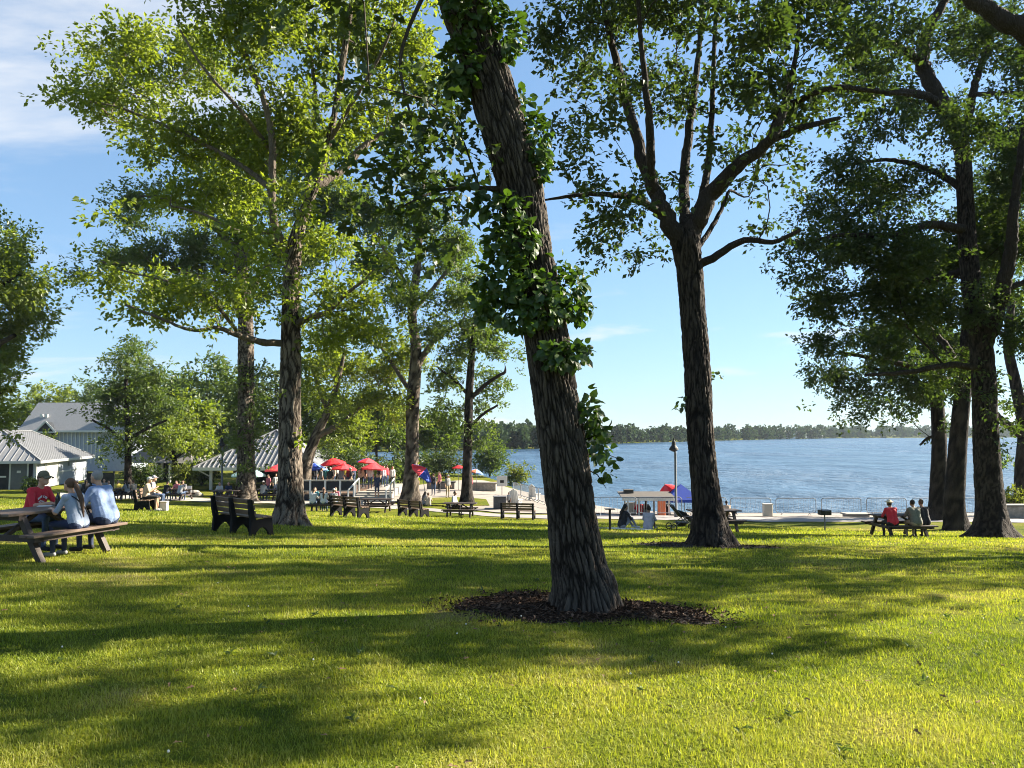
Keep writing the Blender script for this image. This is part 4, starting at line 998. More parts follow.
# ------------------------------------------------------------------ people
def limb(a, b, ra, rb, reg): return ('c', np.array(a, float), np.array(b, float), ra, rb, reg)
def ell(c, r, reg): return ('e', np.array(c, float), np.array(r, float), 0, 0, reg)
def person_prims(pose, hair, hands=False, build=1.0):
    hz = {'stand': .93, 'table': .565, 'lap': .565, 'ground': .12, 'kneel': .30, 'phone': .565}[pose]
    lean = {'stand': .03, 'table': .30, 'lap': .05, 'ground': .22, 'kneel': .15, 'phone': .12}[pose]
    u = np.array([0, math.sin(lean), math.cos(lean)]); pv = np.array([0, 0, hz])
    q = []
    w = build
    for s in (-1, 1):
        q.append(limb(pv + [s * .075, -.01, 0], pv + [s * .06, 0, 0] + u * .10, .122 * w, .110 * w, 2))
        q.append(limb(pv + [s * .066, -.012, 0] + u * .015, pv + [s * .06, 0, 0] + u * .14, .128 * w, .124 * w, 1)); q.append(limb(pv + [s * .06, 0, 0] + u * .12, pv + [s * .075, 0, 0] + u * .38, .112 * w, .112 * w, 1))
        sh = pv + [s * .165 * (.6 + .4 * w), 0, 0] + u * .47
        q.append(limb(pv + [0, 0, 0] + u * .45, sh, .085, .068, 1))
        if pose == 'table': el, wr = sh + [s * .07, .12, -.25], np.array([s * .12, .44, .81])
        elif pose == 'lap': el, wr = sh + [s * .07, .04, -.27], pv + [s * .09, .27, .11]
        elif pose == 'phone': el, wr = sh + [s * .05, .10, -.26], sh + [-s * .09, .31, -.12]
        elif pose == 'stand': el, wr = sh + [s * .06, -.02, -.28], sh + [s * .08, .07, -.53]
        elif pose == 'ground': el, wr = sh + [s * .08, .14, -.22], pv + [s * .12, .40, .20]
        else: el, wr = sh + [s * .06, .10, -.25], pv + [s * .08, .3, .10]
        q.append(limb(sh, el, .057 * w, .047 * w, 1)); q.append(limb(el, wr, .044, .030, 5))
        hd = (wr - el) / np.linalg.norm(wr - el)
        if pose in ('table',): hd = np.array([-s * .35, .93, -.05])
        if hands:
            q.append(limb(wr, wr + hd * .075, .030, .034, 0))
            sd = np.cross(hd, [0, 0, 1.0]); sd /= np.linalg.norm(sd)
            for k, (o_, l_) in enumerate(((-.027, .062), (-.009, .075), (.009, .070), (.026, .055))):
                f0 = wr + hd * .085 + sd * o_; f1 = f0 + hd * l_ * .55 + [0, 0, .004]; f2 = f1 + hd * l_ * .5 + [0, 0, -.016]
                q.append(limb(f0, f1, .0095, .009, 0)); q.append(limb(f1, f2, .009, .008, 0))
            t0 = wr + hd * .03 - sd * s * .028; q.append(limb(t0, t0 - sd * s * .02 + hd * .04, .012, .010, 0))
        else: q.append(limb(wr, wr + hd * .12, .034, .024, 0))
        if pose in ('table', 'lap', 'phone'): kn, an = np.array([s * .12, .43, hz - .015]), np.array([s * .12, .40, .09])
        elif pose == 'stand': kn, an = np.array([s * .10, .03, .50]), np.array([s * .11, -.01, .09])
        elif pose == 'ground': kn, an = np.array([s * .13, .36, .36]), np.array([s * .11, .58, .07])
        else: kn, an = np.array([s * .14, .36, .10]), np.array([s * .10, -.06, .07])
        q.append(limb(pv + [s * .09, 0, 0], kn, .092 * w, .062, 2)); q.append(limb(kn, an, .056, .038, 6))
        q.append(limb(an + [0, -.02, -.035], an + [s * .02, .15, -.045], .040, .034, 3))
    if build > 1.05: q.append(ell(pv + u * .2 + [0, .07, 0], (.14, .13, .15), 1))
    nk = pv + u * .53; hc = nk + np.array([0, .045 + lean * .08, .145])
    q.append(limb(nk - u * .06, hc - [0, .02, .06], .052, .050, 0))
    q.append(ell(hc, (.073, .092, .112), 0)); q.append(ell(hc + [0, .05, -.06], (.045, .045, .05), 0))
    q.append(ell(hc + [0, .098, -.012], (.012, .016, .022), 0))
    for s in (-1, 1): q.append(ell(hc + [s * .075, -.005, -.005], (.01, .02, .028), 0))
    if hair in ('short', 'long', 'bun'):
        q.append(ell(hc + [0, -.022, .026], (.081, .089, .100), 4))
    if hair == 'long':
        q.append(limb(hc + [0, -.085, -.01], nk + [0, -.10, .02], .055, .06, 4)); q.append(limb(nk + [0, -.10, .02], nk - u * .26 + [0, -.13, 0], .055, .03, 4))
    if hair == 'bun': q.append(ell(hc + [0, -.10, .05], (.04, .04, .04), 4))
    if hair in ('cap', 'hat'):
        q.append(ell(hc + [0, -.02, -.01], (.078, .085, .085), 4))
        q.append(ell(hc + [0, -.006, .055], (.084, .100, .075), 7))
        if hair == 'cap': q.append(ell(hc + [0, .115, .045], (.06, .07, .012), 7))
        else: q.append(ell(hc + [0, 0, .045], (.155, .175, .014), 7))
    return q, hc, pv, u
def prim_sd(q, X):
    if q[0] == 'c':
        a, b, ra, rb = q[1], q[2], q[3], q[4]
        d = b - a; t = np.clip(((X - a) @ d) / (d @ d), 0, 1)
        return np.linalg.norm(X - a - t[:, None] * d, axis=1) - (ra + (rb - ra) * t)
    k = (X - q[1]) / q[2]; return (np.linalg.norm(k, axis=1) - 1) * q[2].min()
def sphere_pts(n=8, m=6):
    th = np.pi * np.arange(m + 1) / m; ph = 2 * np.pi * np.arange(n) / n
    return np.stack([np.sin(th)[:, None] * np.cos(ph), np.sin(th)[:, None] * np.sin(ph), -np.cos(th)[:, None] * np.ones(n)], -1).reshape(-1, 3)
PEOPLE_MESH = {}
def person_mesh(pose, hair, vox, hands=False, build=1.0):
    key = (pose, hair, vox, build)
    if key in PEOPLE_MESH: return PEOPLE_MESH[key]
    q, hc, pv, u = person_prims(pose, hair, hands, build)
    V = []; Fq = []; n0 = 0
    for p in q:
        if p[0] == 'c':
            a, b, ra, rb = p[1:5]; d = b - a; ln = np.linalg.norm(d); d = d / ln
            e = np.linspace(-math.pi / 2, 0, 4); pts = [a + d * ra * math.sin(k) for k in e] + [b + d * rb * math.sin(k) for k in -e[::-1]]
            rad = [max(ra * math.cos(k), 1e-4) for k in e] + [max(rb * math.cos(k), 1e-4) for k in -e[::-1]]
            v, f, _ = tube_np(np.array(pts), np.array(rad), 14)
            n = 14; V.append(v); Fq += [tuple(x + n0) for x in f] + [tuple(range(n0 + n - 1, n0 - 1, -1)), tuple(range(n0 + len(v) - n, n0 + len(v)))]
        else:
            m = MB().ell(p[1], p[2], 16, 10); v = m.v[0]; V.append(v); Fq += [tuple(i + n0 for i in f) for g in m.f.values() for f in g]
        n0 += len(v)
    me = bpy.data.meshes.new('body_draft'); me.from_pydata(np.vstack(V).tolist(), [], Fq)
    o = bpy.data.objects.new('body_draft', me); col.objects.link(o)
    md = o.modifiers.new('r', 'REMESH'); md.mode = 'VOXEL'; md.voxel_size = vox; md.use_smooth_shade = True
    s2 = o.modifiers.new('s', 'SMOOTH'); s2.factor = .5; s2.iterations = 3 if vox < .015 else 1
    bpy.context.view_layer.update()
    ev = o.evaluated_get(bpy.context.evaluated_depsgraph_get())
    out = bpy.data.meshes.new_from_object(ev); out.name = 'person'
    bpy.data.objects.remove(o); bpy.data.meshes.remove(me)
    n = len(out.polygons); c = np.empty(n * 3); out.polygons.foreach_get('center', c); c = c.reshape(-1, 3)
    D = np.stack([prim_sd(p, c) for p in q], 1); reg = np.array([p[5] for p in q])[D.argmin(1)]
    out.polygons.foreach_set('material_index', reg.astype(np.int32)); out.polygons.foreach_set('use_smooth', np.ones(n, bool))
    PEOPLE_MESH[key] = (out, hc, pv, u); return PEOPLE_MESH[key]
CL = {'white': (.46, .46, .45), 'red': (.50, .02, .035), 'blue': (.19, .26, .42), 'paleblue': (.27, .32, .41), 'tan': (.42, .32, .24), 'black': (.015, .015, .018), 'grey': (.22, .22, .23), 'sage': (.13, .135, .105), 'navy': (.02, .03, .07),
      'pink': (.55, .16, .20), 'orange': (.60, .20, .06), 'yellow': (.60, .48, .08), 'khaki': (.33, .27, .18), 'denim': (.05, .08, .15), 'teal': (.06, .25, .28), 'lavender': (.42, .40, .45), 'darkred': (.2, .02, .03),
      'skin': (.48, .28, .19), 'skin2': (.30, .17, .11), 'skin3': (.10, .055, .035), 'hair_dark': (.02, .014, .01), 'hair_brown': (.09, .05, .03), 'hair_grey': (.25, .24, .23), 'hair_blond': (.35, .24, .11), 'straw': (.62, .52, .36)}
CM = {}
def cmat(n):
    if n not in CM: CM[n] = plain(('cloth_' if 'skin' not in n and 'hair' not in n else '') + n, CL[n], .8 if 'skin' not in n else .55, .18, 14, .35, bscale=22)
    return CM[n]
def person(label, loc, rz, pose, hair, top, bottom, skin='skin', hcol='hair_brown', shoe='grey', fore=None, shin=None, hat='white', vox=.028, group=None, hands=False, build=1.0, scale=1.0):
    me, hc, pv, u = person_mesh(pose, hair, vox, hands, build)
    fresh = len(me.materials) == 0
    if fresh:
        for _ in range(8): me.materials.append(None)
    o = bpy.data.objects.new('person', me); col.objects.link(o)
    mats = [skin, top, bottom, shoe, hcol, fore or skin, shin or bottom, hat]
    for sl, m in zip(o.material_slots, mats): sl.link = 'OBJECT'; sl.material = cmat(m)
    o.location = loc; o.rotation_euler = (0, 0, rz); o.scale = (scale,) * 3
    tag(o, label, 'person', group)
    return o, hc, pv, u
def on_table(tl, trz, along, sgn, back=.0):
    """seat position on a picnic table: along its long axis, side +1 / -1; returns location and facing angle"""
    p = np.array(tl, float) + rotz(trz) @ np.array([along, sgn * (.73 + back), 0])
    return p, trz + (0 if sgn < 0 else math.pi)
def z_of(p, dz=0.0): return np.array([p[0], p[1], float(H(p[0], p[1])) + dz])

# --- the three at the near table: local -y of the table is the picture's right side
def at_near(along, sgn):
    p, a = on_table(tc, TA, along, sgn); return p, a
sgR = -1
pm, a = at_near(.50, 1)
man, hc, pv, u = person('man in red shirt, olive cap and sunglasses sitting behind the large left table', pm, a, 'table', 'short', 'red', 'denim', 'skin', 'hair_brown', 'black', vox=.009, hands=True)
cp = MB(); cp.lathe([(.001, .098), (.03, .095), (.06, .078), (.082, .045), (.090, .0), (.088, -.012)][::-1], 16)
v = cp.v[0] * np.array([.98, 1.12, 1.0]); capm = MB(); capm.add(v + hc + [0, -.006, .045], [f for g in cp.f.values() for f in g])
bm_ = MB(); pts = [(x, .085 + .085 * math.sqrt(max(0, 1 - (x / .078) ** 2)), -.012 - .03 * (x / .078) ** 2 + .0) for x in np.linspace(-.078, .078, 11)]
base_ = [(x, .075 * math.sqrt(max(0, 1 - (x / .1) ** 2)), .002) for x in np.linspace(-.078, .078, 11)]
vv = np.array(base_ + pts + [(x, y, z + .008) for x, y, z in base_] + [(x, y, z + .008) for x, y, z in pts]) + hc + [0, .02, .04]
fs = []
for i in range(10): fs += [[i, i + 1, 12 + i, 11 + i], [22 + i, 33 + i, 34 + i, 23 + i], [11 + i, 12 + i, 34 + i, 33 + i]]
bm_.add(vv, fs)
CM['olive'] = plain('cloth_olive', (.12, .11, .07), .9, .2, 12)
co = capm.build('cap', CM['olive'], man, True); bm_.build('cap_brim', CM['olive'], co)
g = MB()
for s in (-1, 1): g.ell(hc + [s * .034, .088, .015], (.030, .012, .020), 10, 6); g.bar(hc + [s * .066, .082, .02], hc + [s * .082, -.01, .018], .006, .008)
g.bar(hc + [-.01, .097, .02], hc + [.01, .097, .02], .006, .006); g.build('sunglasses', M['glass_dark'], man)
# white print on the shirt front: an arch of letters over two wavy lines, each piece a little raised patch lying on the cloth
pr = MB()
ch = pv + u * .33
body_q = person_prims('table', 'short', True)[0]
def on_front(x, dz):
    """front of the shirt at x and height dz above the chest point: march inwards"""
    c = ch + u * dz + np.array([x, 0, 0]); n_ = np.array([0, math.cos(.30), -math.sin(.30)])
    ts = np.linspace(.24, 0, 120); X = c + ts[:, None] * n_
    D = np.min(np.stack([prim_sd(p, X) for p in body_q if p[5] == 1 and p[0] == 'c' and abs(p[2][0] - p[1][0]) < .05 and p[2][1] - p[1][1] < .3], 1), 1)
    k = np.nonzero(D < .0035)[0]; return X[k[0]] if len(k) else c
for t in np.linspace(-1.0, 1.0, 9):
    x, dz = .085 * math.sin(t * 1.1), .045 * math.cos(t * 1.25) + .0
    a_, b_ = on_front(x, dz), on_front(x * 1.22, dz + .035); pr.bar(a_, b_, .013, .006, (0, .9, -.3))
for dz in (-.02, -.055):
    for x in np.linspace(-.07, .07, 7):
        if abs(x) > .06 and dz > -.03: continue
        pr.bar(on_front(x - .009, dz + .008 * math.sin(x * 60)), on_front(x + .009, dz + .008 * math.cos(x * 60)), .020, .005, (0, .9, -.3))
pr.build('shirt_print', M['white_fabric'], man)
pw, a = at_near(.02, -1)
wom, hc, pv, u = person('woman in pale shirt with long ponytail and dark shoulder strap at the left table', pw, a, 'table', 'bun', 'paleblue', 'navy', 'skin', 'hair_brown', 'grey', vox=.009, hands=True, build=.92, scale=.95)
pt = MB(); b0 = hc + np.array([0, -.115, .03])
pp = smooth_path(np.array([b0, b0 + [0, -.04, -.06], pv + u * .44 + [.0, -.165, 0], pv + u * .26 + [-.01, -.16, 0], pv + u * .12 + [-.015, -.15, 0]]), .03)
pt.tube(pp, np.interp(np.linspace(0, 1, len(pp)), [0, .15, .6, 1], [.025, .042, .038, .008]), 8); pt.build('ponytail', cmat('hair_brown'), wom, True)
st = MB(); st.tube(smooth_path(np.array([pv + u * .52 + [-.10, .0, .0], pv + u * .46 + [-.08, -.125, 0], pv + u * .30 + [.04, -.150, 0], pv + u * .14 + [.15, -.09, 0], pv + u * .08 + [.19, .02, 0]]), .04), .011, 5); st.build('shoulder_strap', cmat('black'), wom, True)
pb, a = at_near(.60, -1)
mb_, hc, pv, u = person('heavy man in light blue shirt with grey hair, back turned, at the large left table', pb, a, 'table', 'short', 'blue', 'navy', 'skin', 'hair_grey', 'black', vox=.009, hands=True, build=1.18, scale=1.03)
cl = MB(); cl.tube([hc + np.array([.055 * math.cos(t), -.012 + .06 * math.sin(t), -.125 + .01 * math.sin(t)]) for t in np.linspace(0, 2 * math.pi, 15)], .013, 5, False); cl.build('collar', cmat('blue'), mb_, True)
# things on the near table
tz = tc[2] + .775
def on_top(x, y): return np.array([*(tc[:2] + (rotz(TA) @ np.array([x, y, 0]))[:2]), tz])
bt = MB().lathe([(.034, 0), (.036, .01), (.036, .13), (.030, .16), (.014, .19), (.014, .22)], 12)
tag(bt.build('drink_bottle', M['glass_dark']), 'dark drink bottle on the large left table in front of the red shirt', 'bottle').location = on_top(.36, .05)
fd = MB(); fd.lathe([(.06, 0), (.09, .03), (.094, .03), (.063, .004)], 16)
tag(fd.build('paper_tray', M['white']), 'white paper food tray on the large left table', 'food tray').location = on_top(.68, .22)
fd = MB(); fd.box((0, 0, .004), (.21, .29, .008), rotz(.4)); tag(fd.build('paper_sheet', M['white']), 'white paper lying on the large left table before the man in red', 'paper').location = on_top(.30, .24)

# --- the seated trio on the right
p, a = on_table(tR, tRz, -.60, -1); person('man in red shirt and cream brimmed hat at the right picnic table', p, a, 'table', 'hat', 'red', 'black', 'skin2', 'hair_dark', 'black', hat='straw', vox=.016)
p, a = on_table(tR, tRz, .22, -1); person('broad man in grey-green shirt with dark hair, middle of the right trio', p, a, 'table', 'short', 'sage', 'khaki', 'skin2', 'hair_dark', 'black', vox=.016, build=1.12)
p, a = on_table(tR, tRz, .66, -1, -.22); person('person in black shirt at the right end of the seated trio', p, a, 'table', 'short', 'black', 'black', 'skin2', 'hair_brown', 'black', vox=.016)
# --- two women on the grass
p = gp(622, 529); person('person in black with long dark hair sitting on a pale blanket beside the low post', p + [0, 0, .02], R(-60), 'ground', 'long', 'black', 'grey', 'skin2', 'hair_dark', 'white', fore='black', vox=.018)
wl = MB(); r_ = np.random.default_rng(2); ring = [(1.0 * math.cos(t) * (1 + .08 * math.sin(5 * t)), .62 * math.sin(t) * (1 + .08 * math.cos(4 * t))) for t in np.linspace(0, 2 * math.pi, 28, endpoint=False)]
bl = [(x, y, float(H(p[0] + x, p[1] + y)) - p[2] + .035) for x, y in ring]; wl.add([(0, 0, .03)] + bl + [(x, y, z - .03) for x, y, z in bl], [[0, 1 + i, 1 + (i + 1) % 28] for i in range(28)] + [[1 + i, 29 + i, 29 + (i + 1) % 28, 1 + (i + 1) % 28] for i in range(28)])
tag(wl.build('picnic_blanket', M['white_fabric']), 'pale blanket on the grass under the person in black', 'blanket').location = p + [.15, 0, 0]
p = gp(648, 530); person('woman in white dress with dark hair sitting on the lawn near the stroller', p, R(-25), 'ground', 'bun', 'lavender', 'white', 'skin2', 'hair_dark', 'white', shin='skin2', vox=.018, scale=.98)
# --- two men on the left bench
def on_bench(bp, brz, along): return np.array(bp) + rotz(brz) @ np.array([along, .06, 0])
p = on_bench(bp_, R(-78), -.45); person('man in white cap and tan shirt with bare legs, nearer on the left bench', on_bench(bp_, R(-78), .5), R(-78), 'phone', 'cap', 'tan', 'black', 'skin', 'hair_grey', 'white', shin='skin', vox=.018)
person('man in grey cap behind the bare-legged man on the left bench', p, R(-78), 'lap', 'cap', 'grey', 'denim', 'skin', 'hair_brown', 'black', hat='lavender', vox=.018)
ck = MB(); ck.box((0, 0, .17), (.30, .22, .34), bev=.02); ck.box((0, 0, .37), (.32, .24, .06), bev=.02)
cko = tag(ck.build('cooler_box', M['white']), 'small white cooler standing on the grass beside the left bench', 'cooler'); cko.location = gp(164, 511)
# --- person in white at the lakeside table
p, a = on_table(tS, tSz, -.45, 1); person('person in white shirt with dark hair at the lakeside picnic table', p, tSz - math.pi / 2 - .35, 'lap', 'short', 'white', 'black', 'skin2', 'hair_dark', 'black', fore='white', vox=.02)
# --- diners and strollers in the distance: pose, hair, top, bottom, skin, label, then where
G_D = 'diners and visitors in the distance'
def diner(lab, tl, trz, along, sgn, hair, top, bottom='denim', skin='skin', hcol='hair_brown'):
    p, a = on_table(tl, trz, along, sgn); p[2] = float(tl[2])
    person(lab, p, a, 'table', hair, top, bottom, skin, hcol, group=G_D)
diner('left of the two white-shirted diners seen from behind below the deck', tD, R(2), -.55, -1, 'short', 'white')
diner('right of the two white-shirted diners seen from behind below the deck', tD, R(2), .05, -1, 'long', 'white')
diner('diner in pink shirt at the table below the deck, across from the white shirts', tD, R(2), .5, 1, 'short', 'pink')
diner('diner in black across the table below the deck', tD, R(2), -.2, 1, 'short', 'black')
diner('diner in tan at the table nearest the white house', tE, R(20), -.5, 1, 'short', 'tan')
diner('diner in orange at the table nearest the white house', tE, R(20), .15, 1, 'long', 'orange', hcol='hair_blond')
diner('diner in grey at the table nearest the white house', tE, R(20), .6, 1, 'short', 'grey')
diner('diner in black at the table nearest the white house', tE, R(20), -.3, -1, 'long', 'black', hcol='hair_dark')
diner('diner in yellow beside the small dark tree', tI, R(60), .3, 1, 'short', 'yellow')
diner('diner in white beside the small dark tree', tI, R(60), -.4, 1, 'short', 'white', 'black')
diner('diner in dark grey beside the small dark tree', tI, R(60), .2, -1, 'long', 'grey', 'black', hcol='hair_dark')
diner('diner in pink at the table before the shelter posts', tF, R(-12), -.55, 1, 'long', 'pink')
diner('diner in grey at the table before the shelter posts', tF, R(-12), .0, 1, 'short', 'grey')
diner('diner in white at the right end of the table before the shelter posts', tF, R(-12), .62, -1, 'short', 'white')
for (tl_, rz_, nm_, al_, sg_, hr_, tp_) in ((tD, R(2), 'right end of the table below the deck', .6, -1, 'cap', 'grey'), (tD, R(2), 'left end of the table below the deck, far side', -.7, 1, 'long', 'teal'), (tE, R(20), 'right end of the table nearest the white house, near side', .3, -1, 'short', 'denim'),
    (tE, R(20), 'left end of the table nearest the white house, near side', -.8, -1, 'cap', 'lavender'), (tF, R(-12), 'near side of the table before the shelter posts, left', -.5, -1, 'short', 'black'), (tI, R(60), 'far end of the table beside the small dark tree', .75, -1, 'short', 'tan'),
    (tG, R(8), 'left end of the table left of the creeper-clad oak', -.5, 1, 'short', 'white'), (tG, R(8), 'middle of the table left of the creeper-clad oak', .1, 1, 'long', 'navy'), (tH, R(-6), 'left side of the table between the two big oaks', -.6, 1, 'cap', 'black')):
    diner('diner in ' + tp_ + ' at the ' + nm_, tl_, rz_, al_, sg_, hr_, tp_)
diner('diner in white between the creeper-clad and the sunlit oak', tH, R(-6), -.1, -1, 'short', 'white')
diner('diner in lavender between the creeper-clad and the sunlit oak', tH, R(-6), .5, 1, 'long', 'lavender')

# ------------------------------------------------------------------ terrace, deck and steps
def slab(name, label, cat, pts_bottom_px, d0, d1, top, mat):
    pass
d0 = 55.0; k = d0 / F
xa, xb = (296 - 512) * k, (357 - 512) * k
zg = float(H((xa + xb) / 2, d0)); zf = zg + .55
dk = thing('raised_deck', ((xa + xb) / 2, d0, zg), 'raised wooden deck with white-posted railing below the red umbrellas', 'deck')
hw = (xb - xa) / 2
MB().box((0, 5, .49), (2 * hw, 10, .12)).build('floor', M['plank'], dk)
MB().box((0, .06, .2), (2 * hw - .1, .08, .46)).build('skirt', M['dark_siding'], dk)
rl = MB(); rl.box((0, .02, 1.46), (2 * hw, .12, .09)); rl.box((0, .02, .72), (2 * hw, .05, .06))
rl.build('top_rail', M['cream'], dk)
for x in np.linspace(-hw + .06, hw - .06, 5): MB().box((x, -.02, .75), (.13, .13, 1.5)).build('rail_post', M['white'], dk)
ms = MB(); ms.box((0, .03, 1.07), (2 * hw - .2, .012, .66)); ms.build('rail_mesh', M['dark_siding'], dk)
# steps
sx0 = (376 - 512) * k; zs = float(H(sx0, 52))
stp = thing('concrete_steps', (sx0, 51.0, zs), 'broad pale concrete steps with white handrails leading up to the terrace', 'steps')
s = MB()
for i in range(5): s.box((0, 1.0 + i * .75 + (5 - i) * .375, (i + .5) * .13 - .02), (2.5, (5 - i) * .75, .13), bev=0)
s.build('flight', M['concrete'], stp)
for sx in (-1.27, 1.27):
    s = MB(); s.bar((sx, 1.0, .95), (sx, 4.6, 1.55), .07, .07)
    for y in (1.0, 2.8, 4.6): s.bar((sx, y, 0), (sx, y, .95 + (y - 1) / 3.6 * .6), .09, .09, (1, 0, 0))
    s.build('handrail', M['white'], stp)
tx0, tx1 = (356 - 512) * 62 / F, (400 - 512) * 62 / F
tr = thing('stone_terrace', ((tx0 + tx1) / 2, 60, float(H(-11, 60))), 'pale stone terrace at the top of the steps', 'terrace')
MB().box((0, 2.6, .28), (tx1 - tx0, 7.2, .56)).build('terrace_slab', M['concrete'], tr)
TZ = float(H(-11, 60)) + .56
# low stone planter wall near the lake
p = gd(475, 66)
wl = thing('stone_wall', p, 'low stone block wall beside the terrace, under the small tilted umbrella', 'wall', None, R(-6))
MB().box((.6, .3, .32), (2.4, .5, .64), bev=.04).build('block_course', M['stone'], wl)
MB().box((.6, .3, .69), (2.6, .62, .1), bev=.02).build('coping', M['concrete'], wl)
p = gd(1014, 44)
wl = thing('stone_wall', p, 'low stone wall at the right edge between the two rightmost trunks', 'wall', None, R(2))
MB().box((.8, .3, .35), (4.0, .5, .7), bev=.04).build('block_course', M['stone'], wl)
MB().box((.8, .3, .76), (4.2, .62, .1), bev=.02).build('coping', M['concrete'], wl)
p = gp(197, 497)
wl = MB(); rk = np.random.default_rng(9)
for i in range(7): wl.ell((rk.normal(0, .5), rk.normal(0, .2), .14 + .10 * (i % 3)), (rk.uniform(.2, .42), rk.uniform(.2, .35), rk.uniform(.16, .3)), 9, 6)
tag(wl.build('rock_pile', M['stone']), 'small heap of tan rocks by the path left of the pavilion', 'rock pile').location = p

p = gd(441, 67)
wl = thing('planter_wall', p, 'low dark planter wall between the straight and the slender oak', 'wall', None, R(3))
MB().box((0, .3, .3), (2.4, .5, .6), bev=.03).build('block_course', M['shelter_shingle'], wl)
MB().box((0, .3, .64), (2.6, .6, .08), bev=.02).build('coping', M['dark_siding'], wl)
# people standing and sitting on the deck and terrace
def stander(lab, px, d, z, rz, hair, top, bottom='denim', skin='skin', hcol='hair_brown', pose='stand', **kw):
    x = (px - 512) / F * d
    person(lab, (x, d, z), rz, pose, hair, top, bottom, skin, hcol, group=G_D, **kw)
zdk = zg + .55
stander('person in white standing on the deck behind the left end of the railing', 309, 58, zdk, R(160), 'short', 'white')
stander('person in black standing on the deck under the blue umbrella', 316, 60, zdk, R(30), 'short', 'black')
stander('person in teal standing on the deck between the blue and the red umbrella', 327, 59, zdk, R(200), 'long', 'teal')
stander('person in tan on the deck under the faded red umbrella', 335, 61, zdk, R(120), 'short', 'tan')
stander('person in grey on the deck behind the middle of the railing', 342, 58, zdk, R(-30), 'cap', 'grey')
stander('person in dark red on the deck near the right railing post', 350, 60, zdk, R(170), 'long', 'darkred')
stander('person in navy on the deck at its far right corner', 355, 62, zdk, R(80), 'short', 'navy')
stander('person in navy shirt and shorts coming down the white steps', 378, 53.6, float(H((378 - 512) / F * 53.6, 53.6)) + .30, R(175), 'short', 'navy', 'navy', shin='skin')
for i_, (px_, d_, tp_, wh_) in enumerate(((304, 61, 'lavender', 'at the far left of the deck'), (322, 57, 'grey', 'leaning by the second railing post'), (331, 57.5, 'black', 'near the middle railing post'), (347, 62, 'yellow', 'behind the faded red umbrella pole'), (339, 63, 'white', 'at the back of the deck'), (352, 57.2, 'black', 'beside the right railing post'))):
    stander('person in ' + tp_ + ' standing on the deck ' + wh_, px_, d_, zdk, R(40 * i_ - 90), ('short', 'long', 'cap')[i_ % 3], tp_, ('denim', 'black', 'khaki')[i_ % 3])
for i_, (px_, d_, tp_, wh_) in enumerate(((362, 60, 'tan', 'left of the red and blue umbrella'), (388, 63, 'red', 'at the right end of the terrace'), (380, 63.5, 'black', 'behind the faded red umbrella'), (393, 60.5, 'white', 'by the right handrail'))):
    stander('person in ' + tp_ + ' standing on the terrace ' + wh_, px_, d_, TZ, R(70 * i_), ('long', 'short', 'short')[i_ % 3], tp_, ('black', 'denim', 'khaki')[i_ % 3])
stander('person in white at the top of the white steps', 371, 60, TZ, R(190), 'short', 'white')
stander('person in black on the terrace under the red and blue umbrella', 365, 61, TZ, R(150), 'long', 'black')
stander('person in lavender on the terrace right of the steps', 384, 61.5, TZ, R(-140), 'short', 'lavender')
stander('person in pink standing under the red umbrella before the pavilion', 270, 58, float(H((270 - 512) / F * 58, 58)), R(150), 'long', 'pink')
stander('person in white standing beside the red umbrella before the pavilion', 277, 60, float(H((277 - 512) / F * 60, 60)), R(220), 'short', 'white')
stander('person in grey sitting on the ground under the tilted red and blue umbrella', 424, 52, float(H((424 - 512) / F * 52, 52)), R(-40), 'long', 'grey', pose='ground')
stander('person in tan sitting under the tilted red and blue umbrella, right one', 429, 51, float(H((429 - 512) / F * 51, 51)), R(10), 'short', 'tan', pose='ground', skin='skin2')
for i_, (px_, d_, tp_, wh_) in enumerate(((434, 60, 'black', 'right of the tilted umbrella'), (440, 63, 'pink', 'before the dark planter wall'), (448, 58, 'grey', 'behind the person in white at the lakeside table'), (417, 62, 'white', 'half hidden by the straight dark-stemmed oak'), (471, 60, 'darkred', 'just right of the slender oak'))):
    stander('person in ' + tp_ + ' standing on the paving ' + wh_, px_, d_, float(H((px_ - 512) / F * d_, d_)) + .04, R(100 * i_ + 20), ('short', 'long', 'cap')[i_ % 3], tp_, ('denim', 'black', 'khaki')[i_ % 3])
stander('person in white with dark hair by the white lawn chair behind the lakeside bench', 509, 49, float(H((509 - 512) / F * 49, 49)), R(150), 'short', 'white', 'black', 'skin2', 'hair_dark', scale=.62)
zb = lambda px, d: float(H((px - 512) / F * d, d))
stander('person in red sitting on the sand under the beach stand', 639, 46.2, zb(639, 46.2), R(10), 'short', 'red', 'denim', 'skin2', pose='ground')
stander('person in dark clothes sitting on the sand beside the one in red', 644.5, 46.6, zb(644.5, 46.6), R(-20), 'long', 'grey', 'black', 'skin2', 'hair_dark', pose='ground')
stander('person in black sitting right of the orange board', 667, 45.4, zb(667, 45.4), R(70), 'short', 'black', 'black', 'skin2', 'hair_dark', pose='ground')
stander('person with dark hair sitting on the sand right of the forked oak', 725.5, 45.2, zb(725, 45.2), R(0), 'bun', 'tan', 'black', 'skin3', 'hair_dark', pose='ground')

